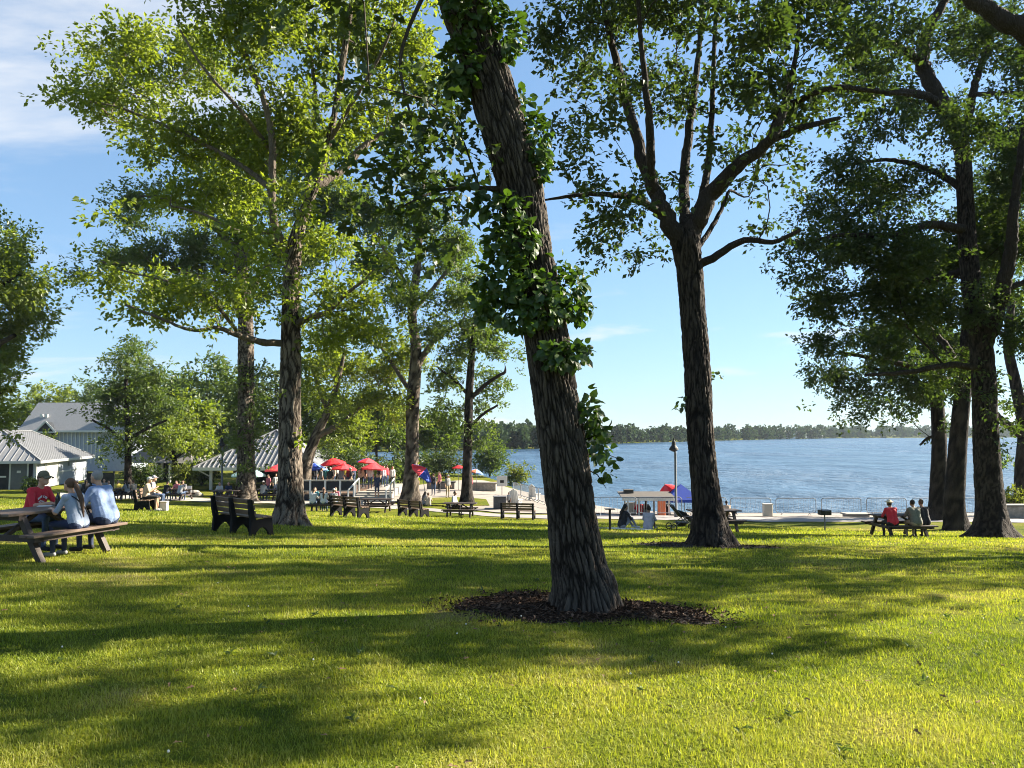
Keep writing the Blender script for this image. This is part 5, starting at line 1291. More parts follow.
# ------------------------------------------------------------------ umbrellas, tents
def umbrella(label, px, py_top, d, width_px, mats, h=None, tilt=0.0, tdir=0.0, gz=None, name='patio_umbrella', group=None, drop=.32, n=8):
    p0 = np.array([(px - 512) / F * d, d, gz if gz is not None else float(H((px - 512) / F * d, d))])
    zt = P(px, py_top, d)[2] - p0[2]
    t = thing(name, p0, label, 'umbrella', group)
    Rr = width_px * .5 * d / F
    ax = np.array([math.cos(tdir), math.sin(tdir), 0]); Rm = np.array(Matrix.Rotation(tilt, 3, Vector((-ax[1], ax[0], 0))))
    top = np.array([0, 0, zt]); hub = top - [0, 0, .35 * Rr]
    byM = {}
    for i in range(n):
        a0, a1 = 2 * math.pi * i / n, 2 * math.pi * (i + 1) / n
        rows = []
        for s_ in (0, .5, 1):
            r_ = Rr * s_; z_ = -drop * Rr * (s_ ** 1.25) * 1.35
            am = (a0 + a1) / 2
            rows.append([np.array([r_ * math.cos(a0), r_ * math.sin(a0), z_]), np.array([r_ * .94 * math.cos(am), r_ * .94 * math.sin(am), z_ + .02 * s_]), np.array([r_ * math.cos(a1), r_ * math.sin(a1), z_])])
        m = byM.setdefault(mats[i % len(mats)], MB())
        rows.append([q + np.array([0, 0, -.10 * Rr]) for q in rows[2]])
        V = [Rm @ q + top for row in rows for q in row]
        m.add(V, [[r * 3 + c, r * 3 + c + 1, r * 3 + c + 4, r * 3 + c + 3] for r in range(3) for c in range(2)])
    for mt, m in byM.items():
        o = m.build('canopy', M[mt], t); sd_ = o.modifiers.new('cloth', 'SOLIDIFY'); sd_.thickness = .008
    pl = MB(); e = Rm @ np.array([0, 0, -1.0]) * (.5 * Rr) + top
    pl.tube([top + Rm @ np.array([0, 0, .1]), e, [e[0] * .2, e[1] * .2, min(e[2], 1.0) * .6], [0, 0, 0]], .022, 6); pl.build('pole', M['pole_grey'], t)
    rb = MB()
    for i in range(n):
        a0 = 2 * math.pi * i / n; rb.tube([Rm @ np.array([Rr * .55 * math.cos(a0), Rr * .55 * math.sin(a0), -drop * Rr * .62]) + top, e], .008, 3)
    rb.build('ribs', M['pole_grey'], t)
    return t
GU = 'umbrellas on the terrace and deck'
umbrella('pale teal umbrella behind the trunk of the creeper-clad oak', 250, 467.5, 60, 34, ['teal_fabric'], group=GU)
umbrella('red umbrella between the creeper-clad oak and the sunlit oak', 280, 464, 61, 28, ['pink_fabric'], group=GU)
umbrella('blue umbrella showing right of the sunlit oak trunk', 315, 463, 59, 27, ['pale_blue_fabric', 'pale_blue_fabric', 'blue_fabric', 'pale_blue_fabric'], gz=zdk, group=GU)
umbrella('bright red umbrella on the deck, second from the blue one', 333, 458, 63, 26, ['red_fabric'], gz=zdk, tilt=.12, tdir=R(200), group=GU)
umbrella('faded red umbrella in front on the deck, overlapping the bright red one', 345, 463, 58.5, 26, ['pink_fabric', 'red_fabric'], gz=zdk, tilt=.06, tdir=0, group=GU)
umbrella('red and blue panelled umbrella at the back of the terrace', 369, 458, 65, 22, ['red_fabric', 'pink_fabric', 'pink_fabric', 'blue_fabric', 'blue_fabric'], gz=TZ, tilt=.14, tdir=R(20), group=GU)
umbrella('faded red umbrella over the top of the steps', 375, 463, 60, 25, ['pink_fabric', 'red_fabric', 'pink_fabric'], gz=TZ, tilt=.05, group=GU)
umbrella('red and blue umbrella tilted far over above two people sitting down', 427, 468, 52, 26, ['red_fabric', 'pink_fabric', 'blue_fabric', 'blue_fabric'], tilt=.75, tdir=R(-10), group=GU, drop=.4)
umbrella('small red umbrella just left of the slender oak trunk', 459, 465, 66, 13, ['red_fabric'], group=GU)
umbrella('small pale blue and orange umbrella right of the slender oak trunk', 477, 469, 66, 15, ['pale_blue_fabric', 'pale_blue_fabric', 'orange'], tilt=.25, tdir=R(0), group=GU)
umbrella('red beach umbrella leaning behind the white beach stand', 664, 484.5, 47.3, 20, ['red_fabric', 'red_fabric', 'pink_fabric'], tilt=.45, tdir=R(190), name='beach_umbrella', drop=.45)
# blue tent
d = 46.6; p0 = gd(680, d); k = d / F
tn = thing('canopy_tent', p0, 'blue peaked canopy tent on white legs at the beach behind the forked oak', 'tent')
hw = 17 * k; zt = P(682, 484, d)[2] - p0[2]; ze = P(682, 498.5, d)[2] - p0[2]
rf = MB(); rf.add([(-hw, -hw, ze), (hw, -hw, ze), (hw, hw, ze), (-hw, hw, ze), (0, 0, zt), (-hw, -hw, ze - .16), (hw, -hw, ze - .16), (hw, hw, ze - .16), (-hw, hw, ze - .16)],
                  [[0, 1, 4], [1, 2, 4], [2, 3, 4], [3, 0, 4], [5, 6, 1, 0], [6, 7, 2, 1], [7, 8, 3, 2], [8, 5, 0, 3]])
o = rf.build('canopy', M['blue_fabric'], tn); q = o.modifiers.new('cloth', 'SOLIDIFY'); q.thickness = .01
for sx in (-1, 1):
    for sy in (-1, 1): MB().box((sx * hw * .97, sy * hw * .97, ze / 2), (.05, .05, ze)).build('leg', M['white'], tn)
# beach stand
M['taupe'] = plain('taupe_roof', (.085, .075, .065), .9, .2, 4)
d = 45.8; p0 = gd(646, d); k = d / F
bs = thing('beach_stand', p0, 'low white-roofed beach stand on posts left of the blue tent', 'stand')
zr = P(646, 497, d)[2] - p0[2]
rf = MB(); rf.add([(-1.6, -.78, zr + .02), (1.5, -.78, zr + .02), (1.5, .95, zr + .20), (-1.6, .95, zr + .20), (-1.6, -.78, zr + .07), (1.5, -.78, zr + .07), (1.5, .95, zr + .26), (-1.6, .95, zr + .26)], [[3, 2, 1, 0], [4, 5, 6, 7], [0, 1, 5, 4], [1, 2, 6, 5], [2, 3, 7, 6], [3, 0, 4, 7]]); rf.box((-1.0, .5, zr + .30), (.55, .4, .22)); rf.build('roof', M['taupe'], bs)
fb = MB(); fb.bar((-1.55, -.73, zr - .08), (1.45, -.73, zr - .08), .05, .16); fb.bar((1.47, -.7, zr - .10), (1.47, .9, zr - .10), .04, .2); fb.build('fascia', M['white'], bs)
for x in (-1.2, -.55, .55, 1.2):
    for y in (-.55, .7): MB().box((x, y, (zr - .1) / 2), (.09, .09, zr - .1)).build('post', M['white'], bs)
ct = MB(); ct.box((-.9, .72, .35), (.6, .06, .7)); ct.build('side_panel', M['cream'], bs)
ob = MB(); ob.box((0, 0, .42), (.44, .06, .84), bev=.02); ob.bar((-.15, .05, .5), (-.15, .35, 0), .04, .04); ob.bar((.15, .05, .5), (.15, .35, 0), .04, .04)
tag(ob.build('orange_board', M['orange']), 'upright orange-red board standing at the right end of the beach stand', 'board').location = gd(661, 44.9)

# ------------------------------------------------------------------ barriers along the beach
def make_barrier(label, p, rz, mat='steel'):
    b = thing('crowd_barrier', p, label, 'barrier', 'steel crowd barriers along the beach', rz)
    w, h, r_ = 2.46, 1.08, .16
    pts = []
    for (cx, cz, a0) in ((w/2 - r_, h - r_, 0), (-w/2 + r_, h - r_, 90), (-w/2 + r_, .18 + r_, 180), (w/2 - r_, .18 + r_, 270)):
        for q in np.linspace(a0, a0 + 90, 5): pts.append((cx + r_ * math.cos(R(q)), 0, cz + r_ * math.sin(R(q))))
    pts.append(pts[0])
    MB().tube(pts, .024, 6, False).build('frame', M[mat], b)
    s = MB()
    for x in np.linspace(-w/2 + .16, w/2 - .16, 15): s.tube([(x, 0, .19), (x, 0, h - .01)], .006, 4)
    s.build('bars', M[mat], b)
    for x in (-.85, .85):
        s = MB(); s.tube([(x, -.28, .02), (x, -.22, .05), (x, 0, .19), (x, .22, .05), (x, .28, .02)], .02, 5); s.build('foot', M[mat], b)
    return b
where = ['just right of the low post', 'behind the two people sitting on the grass', 'behind the beach stand', 'behind the blue tent', 'right of the forked oak trunk with a white box behind', 'second right of the forked oak', 'third right of the forked oak, left of the grill', 'directly behind the grill', 'left of the man in the brimmed hat', 'behind the seated trio', 'between the slim and the leaning lakeside trunks', 'right of the broadest oak']
b0_ = None
for i in range(9):
    px = 615 + i * 45.3
    p = gp(px, 516.2 - .1 * i); lab = 'steel crowd barrier ' + where[i]
    if b0_ is None: b0_ = make_barrier(lab, p, 0)
    else:
        c = copy_tree(b0_); c.location = p; c.rotation_euler = (0, 0, R(rng.normal(0, 1.2))); c['label'] = lab
cv = [(4.7, 46.0), (3.9, 48.4), (3.2, 50.9), (2.5, 53.4), (1.9, 55.9), (1.3, 58.4), (.7, 60.9), (.1, 63.4)]
ord_ = ['first', 'second', 'third', 'fourth', 'fifth', 'sixth', 'seventh']
for i in range(7):
    a, b = np.array(cv[i]), np.array(cv[i + 1]); m = (a + b) / 2
    c = copy_tree(b0_); c.location = z_of(m); c.rotation_euler = (0, 0, math.atan2(b[1] - a[1], b[0] - a[0])); c['label'] = f'{ord_[i]} barrier, counted away from the viewer, of the row curving behind the leaning oak'
bx_ = MB(); bx_.box((0, 0, .38), (.5, .4, .72), bev=.03); bx_.box((0, 0, .75), (.56, .46, .06), bev=.02)
tag(bx_.build('supply_box', M['cream']), 'pale box standing behind the barrier right of the forked oak', 'box').location = gd(766, 45.2)

# ------------------------------------------------------------------ lamp posts, posts, grill, stroller, chairs, bin
def lamp(label, px, d, py_top, name='lamp_post'):
    p = gd(px, d); h = P(px, py_top, d)[2] - p[2]
    t = thing(name, p, label, 'lamp post')
    MB().lathe([(.11, 0), (.11, .3), (.075, .34), (.065, h - .75), (.05, h - .62)], 10).build('pole', M['pole_grey'], t, True)
    s = MB(); s.lathe([(.05, h - .66), (.27, h - .55), (.25, h - .46), (.13, h - .30), (.10, h - .08), (.04, h - .02), (.03, h + .12)], 14, (-.08, 0, 0)); s.build('lamp_shade', M['iron'], t)
    return t
lamp('tall grey lamp post with black bell-shaped head at the beach, left of the forked oak', 675, 43.5, 440)
lamp('slim grey lamp post before the pavilion, left of the creeper-clad oak', 223, 54, 438)
# low post with flat top
p = gp(610, 531); t = thing('low_post', p, 'low dark post with a small flat top beside the leaning oak trunk', 'post')
MB().box((0, 0, .36), (.075, .075, .72), bev=.01).build('post_shaft', M['iron'], t); MB().box((0, 0, .735), (.34, .26, .03), bev=.01).build('flat_top', M['iron'], t)
# grill
p = gp(825, 531); t = thing('park_grill', p, 'black box grill on a steel post between the forked oak and the trio', 'grill', None, R(4))
hgt = .70
MB().lathe([(.03, 0), (.03, hgt)], 8).build('post', M['pole_grey'], t)
s = MB(); s.box((0, 0, hgt + .02), (.46, .36, .03)); s.box((0, .17, hgt + .12), (.46, .025, .2)); s.box((-.22, 0, hgt + .12), (.025, .33, .2)); s.box((.22, 0, hgt + .12), (.025, .33, .2)); s.box((0, -.17, hgt + .09), (.46, .02, .13)); s.build('fire_box', M['iron'], t)
s = MB()
for x in np.linspace(-.19, .19, 9): s.tube([(x, -.2, hgt + .19), (x, .17, hgt + .19)], .008, 4)
s.tube([(-.1, -.2, hgt + .19), (-.1, -.3, hgt + .19), (.1, -.3, hgt + .19), (.1, -.2, hgt + .19)], .008, 4); s.build('cooking_grate', M['pole_grey'], t)
# stroller, its seat reclined towards the left
p = gp(681, 530); t = thing('baby_stroller', p, 'black baby stroller parked on the grass left of the forked oak trunk', 'stroller', None, R(8))
s = MB(); s.tube([(-.36, .2, .95), (-.30, .2, .86), (.1, .2, .42), (.42, .2, .16)], .016, 6); s.tube([(-.36, -.2, .95), (-.30, -.2, .86), (.1, -.2, .42), (.42, -.2, .16)], .016, 6)
s.tube([(-.36, -.2, .95), (-.40, 0, .99), (-.36, .2, .95)], .02, 6); s.tube([(.18, .2, .50), (-.38, .24, .13)], .015, 6); s.tube([(.18, -.2, .50), (-.38, -.24, .13)], .015, 6); s.tube([(-.38, -.26, .13), (-.38, .26, .13)], .014, 6); s.build('frame', M['pole_grey'], t)
s = MB(); s.bar((-.36, 0, .92), (-.02, 0, .52), .36, .06); s.bar((-.05, 0, .52), (.26, 0, .56), .36, .06); s.bar((.26, 0, .55), (.36, 0, .34), .32, .04)
for y in (-.19, .19): s.add(np.array([(-.30, y, .80), (-.02, y, .55), (.2, y, .58), (.16, y, .66), (-.12, y, .76)]), [[0, 1, 2, 3, 4]])
s.build('seat', M['iron'], t)
s = MB(); s.lathe([(.001, -.17), (.17, -.13), (.24, -.02), (.25, .0)], 12, (0.02, 0, .30)); s.build('basket', M['iron'], t)
for (x, y, r_) in ((-.38, -.28, .13), (-.38, .28, .13), (.43, -.16, .10), (.43, .16, .10)):
    wh = MB(); wh.tube([(x + (r_ - .02) * math.cos(a), y, r_ + (r_ - .02) * math.sin(a)) for a in np.linspace(0, 2 * math.pi, 17)], .02, 6, False); o = wh.build('wheel', M['iron'], t)
    sp = MB()
    for a in np.linspace(0, math.pi, 4)[:-1]: sp.tube([(x - (r_ - .03) * math.cos(a), y, r_ - (r_ - .03) * math.sin(a)), (x + (r_ - .03) * math.cos(a), y, r_ + (r_ - .03) * math.sin(a))], .006, 4)
    sp.build('spokes', M['pole_grey'], o)
# white lawn chair
def lawn_chair(label, p, rz):
    t = thing('lawn_chair', p, label, 'lawn chair', 'white lawn chairs by the beach', rz)
    s = MB()
    for i in range(5): s.box((-.22 + i * .11, -.28 - .0, .72 + .04 * (2 - abs(i - 2))), (.10, .03, .86 + .08 * (2 - abs(i - 2))), np.array(Matrix.Rotation(R(16), 3, 'X')))
    s.build('backrest', M['white'], t)
    s = MB()
    for i in range(5): s.box((0, -.16 + i * .11, .33 + i * .015), (.56, .10, .03))
    s.build('seat', M['white'], t)
    for sx in (-1, 1):
        MB().box((sx * .32, .02, .56), (.13, .72, .03)).build('armrest', M['white'], t)
        s = MB(); s.box((sx * .30, .3, .28), (.04, .1, .55)); s.bar((sx * .29, .3, .36), (sx * .29, -.45, .05), .03, .1); s.box((sx * .30, -.25, .30), (.04, .09, .52)); s.build('leg', M['white'], t)
    return t
lawn_chair('white slatted lawn chair just behind the small person by the lakeside bench', gd(515.5, 49.5), R(-20))
lawn_chair('white slatted lawn chair at the water side, half behind the barrier row', gd(534, 58), R(-30))
p = gp(500, 509.5); t = thing('bin_enclosure', p, 'grey ribbed bin enclosure on a dark pad beside the lakeside bench', 'bin')
MB().box((-.2, 0, .03), (1.5, 1.0, .06)).build('pad', M['iron'], t)
s = MB(); s.box((0, 0, .42), (.82, .7, .72), bev=.03)
for x in np.linspace(-.36, .36, 8): s.box((x, -.365, .42), (.05, .03, .68))
s.build('ribbed_body', M['grey_cloth'], t); MB().box((0, 0, .81), (.88, .76, .05), bev=.02).build('lid', M['pole_grey'], t)
p = gd(502, 62); t = thing('beach_sign', p, 'white square sign with a black symbol beside the lakeside bush', 'sign')
MB().box((0, 0, .65), (.07, .07, 1.3)).build('post', M['white'], t)
o = MB().box((0, -.06, 1.15), (.82, .04, .82), bev=.01).build('sign_board', M['white'], t)
MB().box((0, -.086, 1.12), (.30, .012, .22)).build('symbol', M['iron'], o)
p = gp(187.5, 498); t = thing('white_sign', p, 'blank white board sign on the grass left of the rock pile', 'sign', None, R(6))
MB().box((0, 0, .52), (.56, .04, .72), np.array(Matrix.Rotation(R(-8), 3, 'X')), .01).build('board', M['white'], t)
s = MB(); s.bar((-.2, .0, .3), (-.2, .3, 0), .04, .04); s.bar((.2, .0, .3), (.2, .3, 0), .04, .04); s.build('stand', M['pole_grey'], t)
# ------------------------------------------------------------------ ground
def axis_grid(lo, hi, step, far, ratio):
    a = list(np.arange(lo, hi + step / 2, step)); s = step
    while a[-1] < far: s *= ratio; a.append(a[-1] + s)
    s = step; b = []; x = lo
    while x > -far * (1 if far < 5000 else 1) and len(b) < 200: s *= ratio; x -= s; b.append(x)
    return np.array(b[::-1] + a)
gx = axis_grid(-30, 45, .5, 4500, 1.11)
gy_ = list(np.arange(-14, 62, .5)); s = .5
while gy_[-1] < 4500: s *= 1.07; gy_.append(gy_[-1] + s)
pre = []; y = -14; s = .5
while y > -500: s *= 1.3; y -= s; pre.append(y)
gy = np.array(pre[::-1] + gy_)
XX, YY = np.meshgrid(gx, gy)
ZZ = H(XX, YY)
nx, ny = len(gx), len(gy)
i = np.arange(ny - 1)[:, None] * nx; k = np.arange(nx - 1)[None]
gf = np.stack([i + k, i + k + 1, i + nx + k + 1, i + nx + k], -1).reshape(-1, 4)
# lawn material: soil and thatch under the blades, greener and drier patches
def lawn_mat(name, blades):
    m, nt, out = new_mat(name)
    g = N(nt, 'NewGeometry')
    n1 = N(nt, 'TexNoise', i_Scale=.22, i_Detail=4.0); n2 = N(nt, 'TexNoise', i_Scale=1.6, i_Detail=5.0); n3 = N(nt, 'TexNoise', i_Scale=40.0, i_Detail=4.0)
    for n in (n1, n2, n3): L(nt, g.outputs['Position'], n.inputs['Vector'])
    a = N(nt, 'Math', operation='MULTIPLY_ADD', i_1=1.0); L(nt, n1.outputs[0], a.inputs[0])
    b = N(nt, 'Math', operation='MULTIPLY_ADD', i_1=.7, i_2=-.35); L(nt, n2.outputs[0], b.inputs[0]); L(nt, b.outputs[0], a.inputs[2])
    c = N(nt, 'Math', operation='ADD'); L(nt, a.outputs[0], c.inputs[0])
    r = N(nt, 'MapRange', i_1=0.0, i_2=1.0, i_3=-.17, i_4=.17)
    if blades: L(nt, g.outputs['Random Per Island'], r.inputs[0])
    else: L(nt, n3.outputs[0], r.inputs[0])
    L(nt, r.outputs[0], c.inputs[1])
    if blades:
        cc = ramp(nt, c.outputs[0], [(.26, (.105, .150, .016)), (.46, (.215, .250, .032)), (.62, (.285, .300, .055)), (.78, (.36, .335, .13))])
        d = N(nt, 'BsdfDiffuse'); t = N(nt, 'BsdfTranslucent'); gl = N(nt, 'BsdfGlossy', i_Roughness=.45)
        L(nt, cc, d.inputs[0])
        mu = N(nt, 'Mix', data_type='RGBA', blend_type='MULTIPLY'); mu.inputs[0].default_value = 1; L(nt, cc, mu.inputs[6]); mu.inputs[7].default_value = (1.4, 1.4, .5, 1); L(nt, mu.outputs[2], t.inputs[0])
        m1 = N(nt, 'MixShader', i_0=.45); L(nt, d.outputs[0], m1.inputs[1]); L(nt, t.outputs[0], m1.inputs[2])
        m2 = N(nt, 'MixShader', i_0=.015); L(nt, m1.outputs[0], m2.inputs[1]); L(nt, gl.outputs[0], m2.inputs[2]); L(nt, m2.outputs[0], out.inputs[0])
    else:
        cc = ramp(nt, c.outputs[0], [(.28, (.050, .070, .008)), (.48, (.095, .115, .011)), (.62, (.140, .140, .018)), (.78, (.19, .16, .06))])
        d = N(nt, 'BsdfPrincipled', i_Roughness=1.0); d.inputs['Specular IOR Level'].default_value = .05; L(nt, cc, d.inputs['Base Color'])
        bp = N(nt, 'Bump', i_Strength=.9, i_Distance=.05); L(nt, n3.outputs[0], bp.inputs['Height']); L(nt, bp.outputs[0], d.inputs['Normal']); L(nt, d.outputs[0], out.inputs[0])
    return m
M['lawn'] = lawn_mat('lawn', False); M['grass'] = lawn_mat('grass_blades', True)
o = np_mesh('lawn', np.stack([XX, YY, ZZ], -1).reshape(-1, 3), [gf], M['lawn'], None, True); tag(o, kind='structure')

def ribbon(name, near, far, nu, nv, mat, off, jitter=0.0):
    n_ = smooth_path(np.array(near, float), 1.0); f_ = smooth_path(np.array(far, float), 1.0)
    def rs_(p): t = np.linspace(0, len(p) - 1, nu); i = np.minimum(t.astype(int), len(p) - 2); return p[i] + (p[i + 1] - p[i]) * (t - i)[:, None]
    n_, f_ = rs_(n_), rs_(f_)
    if jitter: n_[:, 1] += np.random.default_rng(1).normal(0, jitter, nu)
    t = np.linspace(0, 1, nv)[None, :, None]
    q = n_[:, None] * (1 - t) + f_[:, None] * t
    z = H(q[..., 0], q[..., 1]) + off
    v = np.concatenate([q[..., :2], z[..., None]], -1).reshape(-1, 3)
    i = np.arange(nu - 1)[:, None] * nv; k = np.arange(nv - 1)[None]
    f = np.stack([i + k, i + nv + k, i + nv + k + 1, i + k + 1], -1).reshape(-1, 4)
    return tag(np_mesh(name, v, [f], M[mat], None, True), kind='structure')
M['sand'] = plain('sand', (.25, .22, .19), .95, .2, 1.2, .3, bscale=30)
M['paving'] = plain('paving', (.235, .22, .215), .9, .2, .8, .15, bscale=20)
def pxy(px, py): q = gp(px, py); return (q[0], q[1], 0)
near = [pxy(395, 509), pxy(440, 512.5), pxy(500, 517), pxy(545, 519), pxy(620, 519.5), pxy(700, 521), pxy(760, 522), pxy(860, 522), pxy(940, 522), pxy(1024, 523), (60, 38.0, 0), (120, 34, 0)]
mid = [(x - .3, y + (3.2 if i > 3 else 2.0), 0) for i, (x, y, z) in enumerate(near)]
ribbon('promenade', near, mid, 220, 6, 'paving', .025, .06)
shore = [(-16, 62, 0), (-9, 72, 0), (-3.5, 84, 0), (-.5, 72, 0), (3.6, 58.5, 0), (7.6, 51.2, 0), (14, 49.8, 0), (20, 49.5, 0), (26, 49.5, 0), (32, 49.5, 0), (60, 47.8, 0), (120, 44.5, 0)]
near2 = [(-15, 56, 0), (-9.5, 54, 0), (-6, 53, 0), (-1, 46.2, 0)] + mid[4:]
ribbon('beach', near2, shore, 260, 60, 'sand', .05)
ribbon('path', [pxy(60, 497), pxy(150, 500), pxy(250, 503.5), pxy(330, 506), pxy(396, 509.5)], [pxy(60, 493), pxy(150, 496.5), pxy(250, 499.5), pxy(330, 501.5), pxy(400, 505)], 120, 5, 'concrete', .03, .05)

q_ = ribbon('lawn_strip', [pxy(424, 506), pxy(450, 507), pxy(490, 506.5)], [pxy(430, 499), pxy(455, 498), pxy(486, 500)], 60, 8, 'lawn', .075, .1)
# ------------------------------------------------------------------ lake
m, nt, out = new_mat('lake_water')
g = N(nt, 'NewGeometry'); mp = N(nt, 'Mapping'); mp.inputs['Scale'].default_value = (.8, .75, 1); mp.inputs['Rotation'].default_value = (0, 0, R(12)); L(nt, g.outputs['Position'], mp.inputs[0])
n1 = N(nt, 'TexNoise', i_Scale=.42, i_Detail=7.0, i_Roughness=.66); n2 = N(nt, 'TexNoise', i_Scale=.10, i_Detail=4.0); n3 = N(nt, 'TexNoise', i_Scale=.018, i_Detail=4.0)
for n in (n1, n2, n3): L(nt, mp.outputs[0], n.inputs['Vector'])
ad = N(nt, 'Math', operation='MULTIPLY_ADD', i_1=3.0); L(nt, n2.outputs[0], ad.inputs[0]); L(nt, n1.outputs[0], ad.inputs[2])
bp = N(nt, 'Bump', i_Strength=1.0, i_Distance=2.4); L(nt, ad.outputs[0], bp.inputs['Height'])
b = N(nt, 'BsdfPrincipled', i_Roughness=.22, i_IOR=1.33); b.inputs['Specular IOR Level'].default_value = .3; L(nt, bp.outputs[0], b.inputs['Normal'])
L(nt, ramp(nt, n3.outputs[0], [(.35, (.032, .072, .130)), (.65, (.058, .110, .180))]), b.inputs['Base Color'])
rg = N(nt, 'MapRange', i_1=.35, i_2=.65, i_3=.14, i_4=.36); L(nt, n3.outputs[0], rg.inputs[0]); L(nt, rg.outputs[0], b.inputs['Roughness'])
bs_ = N(nt, 'MapRange', i_1=.38, i_2=.62, i_3=.55, i_4=1.0); L(nt, n3.outputs[0], bs_.inputs[0]); L(nt, bs_.outputs[0], bp.inputs['Strength'])
L(nt, b.outputs[0], out.inputs[0]); M['water'] = m
wv = [(-90, 40), (130, 40), (130, 130), (-90, 130)]
wm = MB()
wm.add([(-120, 42, WATER_Z), (4500, 20, WATER_Z), (4500, 3000, WATER_Z), (-120, 700, WATER_Z)], [[0, 1, 2, 3]])
tag(wm.build('lake', M['water']), kind='structure')

# ------------------------------------------------------------------ far shore
FS = LAKE[13:]   # from the near left end round to the far right
rf_ = np.random.default_rng(21)
shore_pts = np.array([(-62, 175), (-55, 205), (-20, 233), (7, 264), (45, 394), (200, 662), (480, 1062), (1000, 1502), (1500, 1700)], float)
seg = np.linalg.norm(np.diff(shore_pts, axis=0), axis=1); cum = np.concatenate([[0], np.cumsum(seg)])
def along(t):
    i = min(np.searchsorted(cum, t, side='right') - 1, len(seg) - 1); f_ = (t - cum[i]) / seg[i]
    p = shore_pts[i] + (shore_pts[i + 1] - shore_pts[i]) * f_; d_ = (shore_pts[i + 1] - shore_pts[i]) / seg[i]
    return p, np.array([-d_[1], d_[0]])
VV = []; FF = []; n0 = 0
t = 0.0
while t < cum[-1]:
    p, nrm = along(t); dist = math.hypot(*p)
    rows = 3 if dist < 420 else 2
    for rr_ in range(rows):
        q = p + nrm * (.5 + rr_ * (7 + dist * .012) + rf_.uniform(-2, 3)) + rf_.normal(0, dist * .004, 2)
        hgt = (3.4 + dist * .0080) * rf_.uniform(.65, 1.2) + rr_ * .6; hgt = min(hgt, 19)
        wd = hgt * rf_.uniform(.34, .5)
        m_ = int(np.clip(52000 / dist, 70, 190))
        u_ = rf_.normal(0, 1, (m_, 3)); u_ /= np.linalg.norm(u_, axis=1, keepdims=True)
        lob = 1 + .28 * np.sin(u_[:, 0] * 5 + rr_ + t) * np.cos(u_[:, 2] * 6 + t)
        C = np.array([q[0], q[1], WATER_Z + .6 + hgt * .52]) + u_ * lob[:, None] * np.array([wd, wd, hgt * .52]) * rf_.uniform(.7, 1.05, (m_, 1))
        A = rf_.normal(0, 1, (m_, 3)); Nn = u_ + rf_.normal(0, .45, (m_, 3))
        s_ = hgt * .30 * rf_.uniform(.6, 1.3, m_)
        v, f = leaves_np(C, A, Nn, s_, s_ * .9, KITE); VV.append(v); FF.append(f[0] + n0); n0 += len(v)
    t += 4.2 + dist * .010
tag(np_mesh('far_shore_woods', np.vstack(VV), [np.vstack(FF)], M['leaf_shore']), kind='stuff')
for i, (px, d_, w_, lab) in enumerate(((792, 760, 17, 'white lake house on the far shore, left of the two paler ones'), (808, 800, 14, 'small pale lake house on the far shore, between two others'), (826, 850, 20, 'wide white lake house on the far shore beside the crown of the dark trees'), (660, 560, 9, 'tiny pale boathouse at the waterline just left of the forked oak'))):
    x = (px - 512) / F * d_; sdv = float(lake_sd(x, d_))
    yy = d_
    while float(lake_sd(x, yy)) < 3 and yy < d_ + 500: yy += 3
    p = np.array([x, yy, float(H(x, yy))])
    t_ = thing('lake_house', p, lab, 'house', 'houses on the far shore', R(20 + 8 * i))
    hh = w_ * .33
    MB().box((0, 3, hh / 2), (w_, 8, hh)).build('wall', M['white'], t_)
    r_ = MB(); r_.add([(-w_ * .55, -1.6, hh), (w_ * .55, -1.6, hh), (w_ * .55, 7.6, hh), (-w_ * .55, 7.6, hh), (-w_ * .55, 3, hh * 1.55), (w_ * .55, 3, hh * 1.55)], [[0, 1, 5, 4], [2, 3, 4, 5], [1, 2, 5], [3, 0, 4], [3, 2, 1, 0]]); r_.build('roof', M['shingle'], t_)
    for q in (-.28, .05, .3): MB().box((w_ * q, -1.03, hh * .5), (w_ * .12, .06, hh * .45)).build('window', M['glass_dark'], t_)

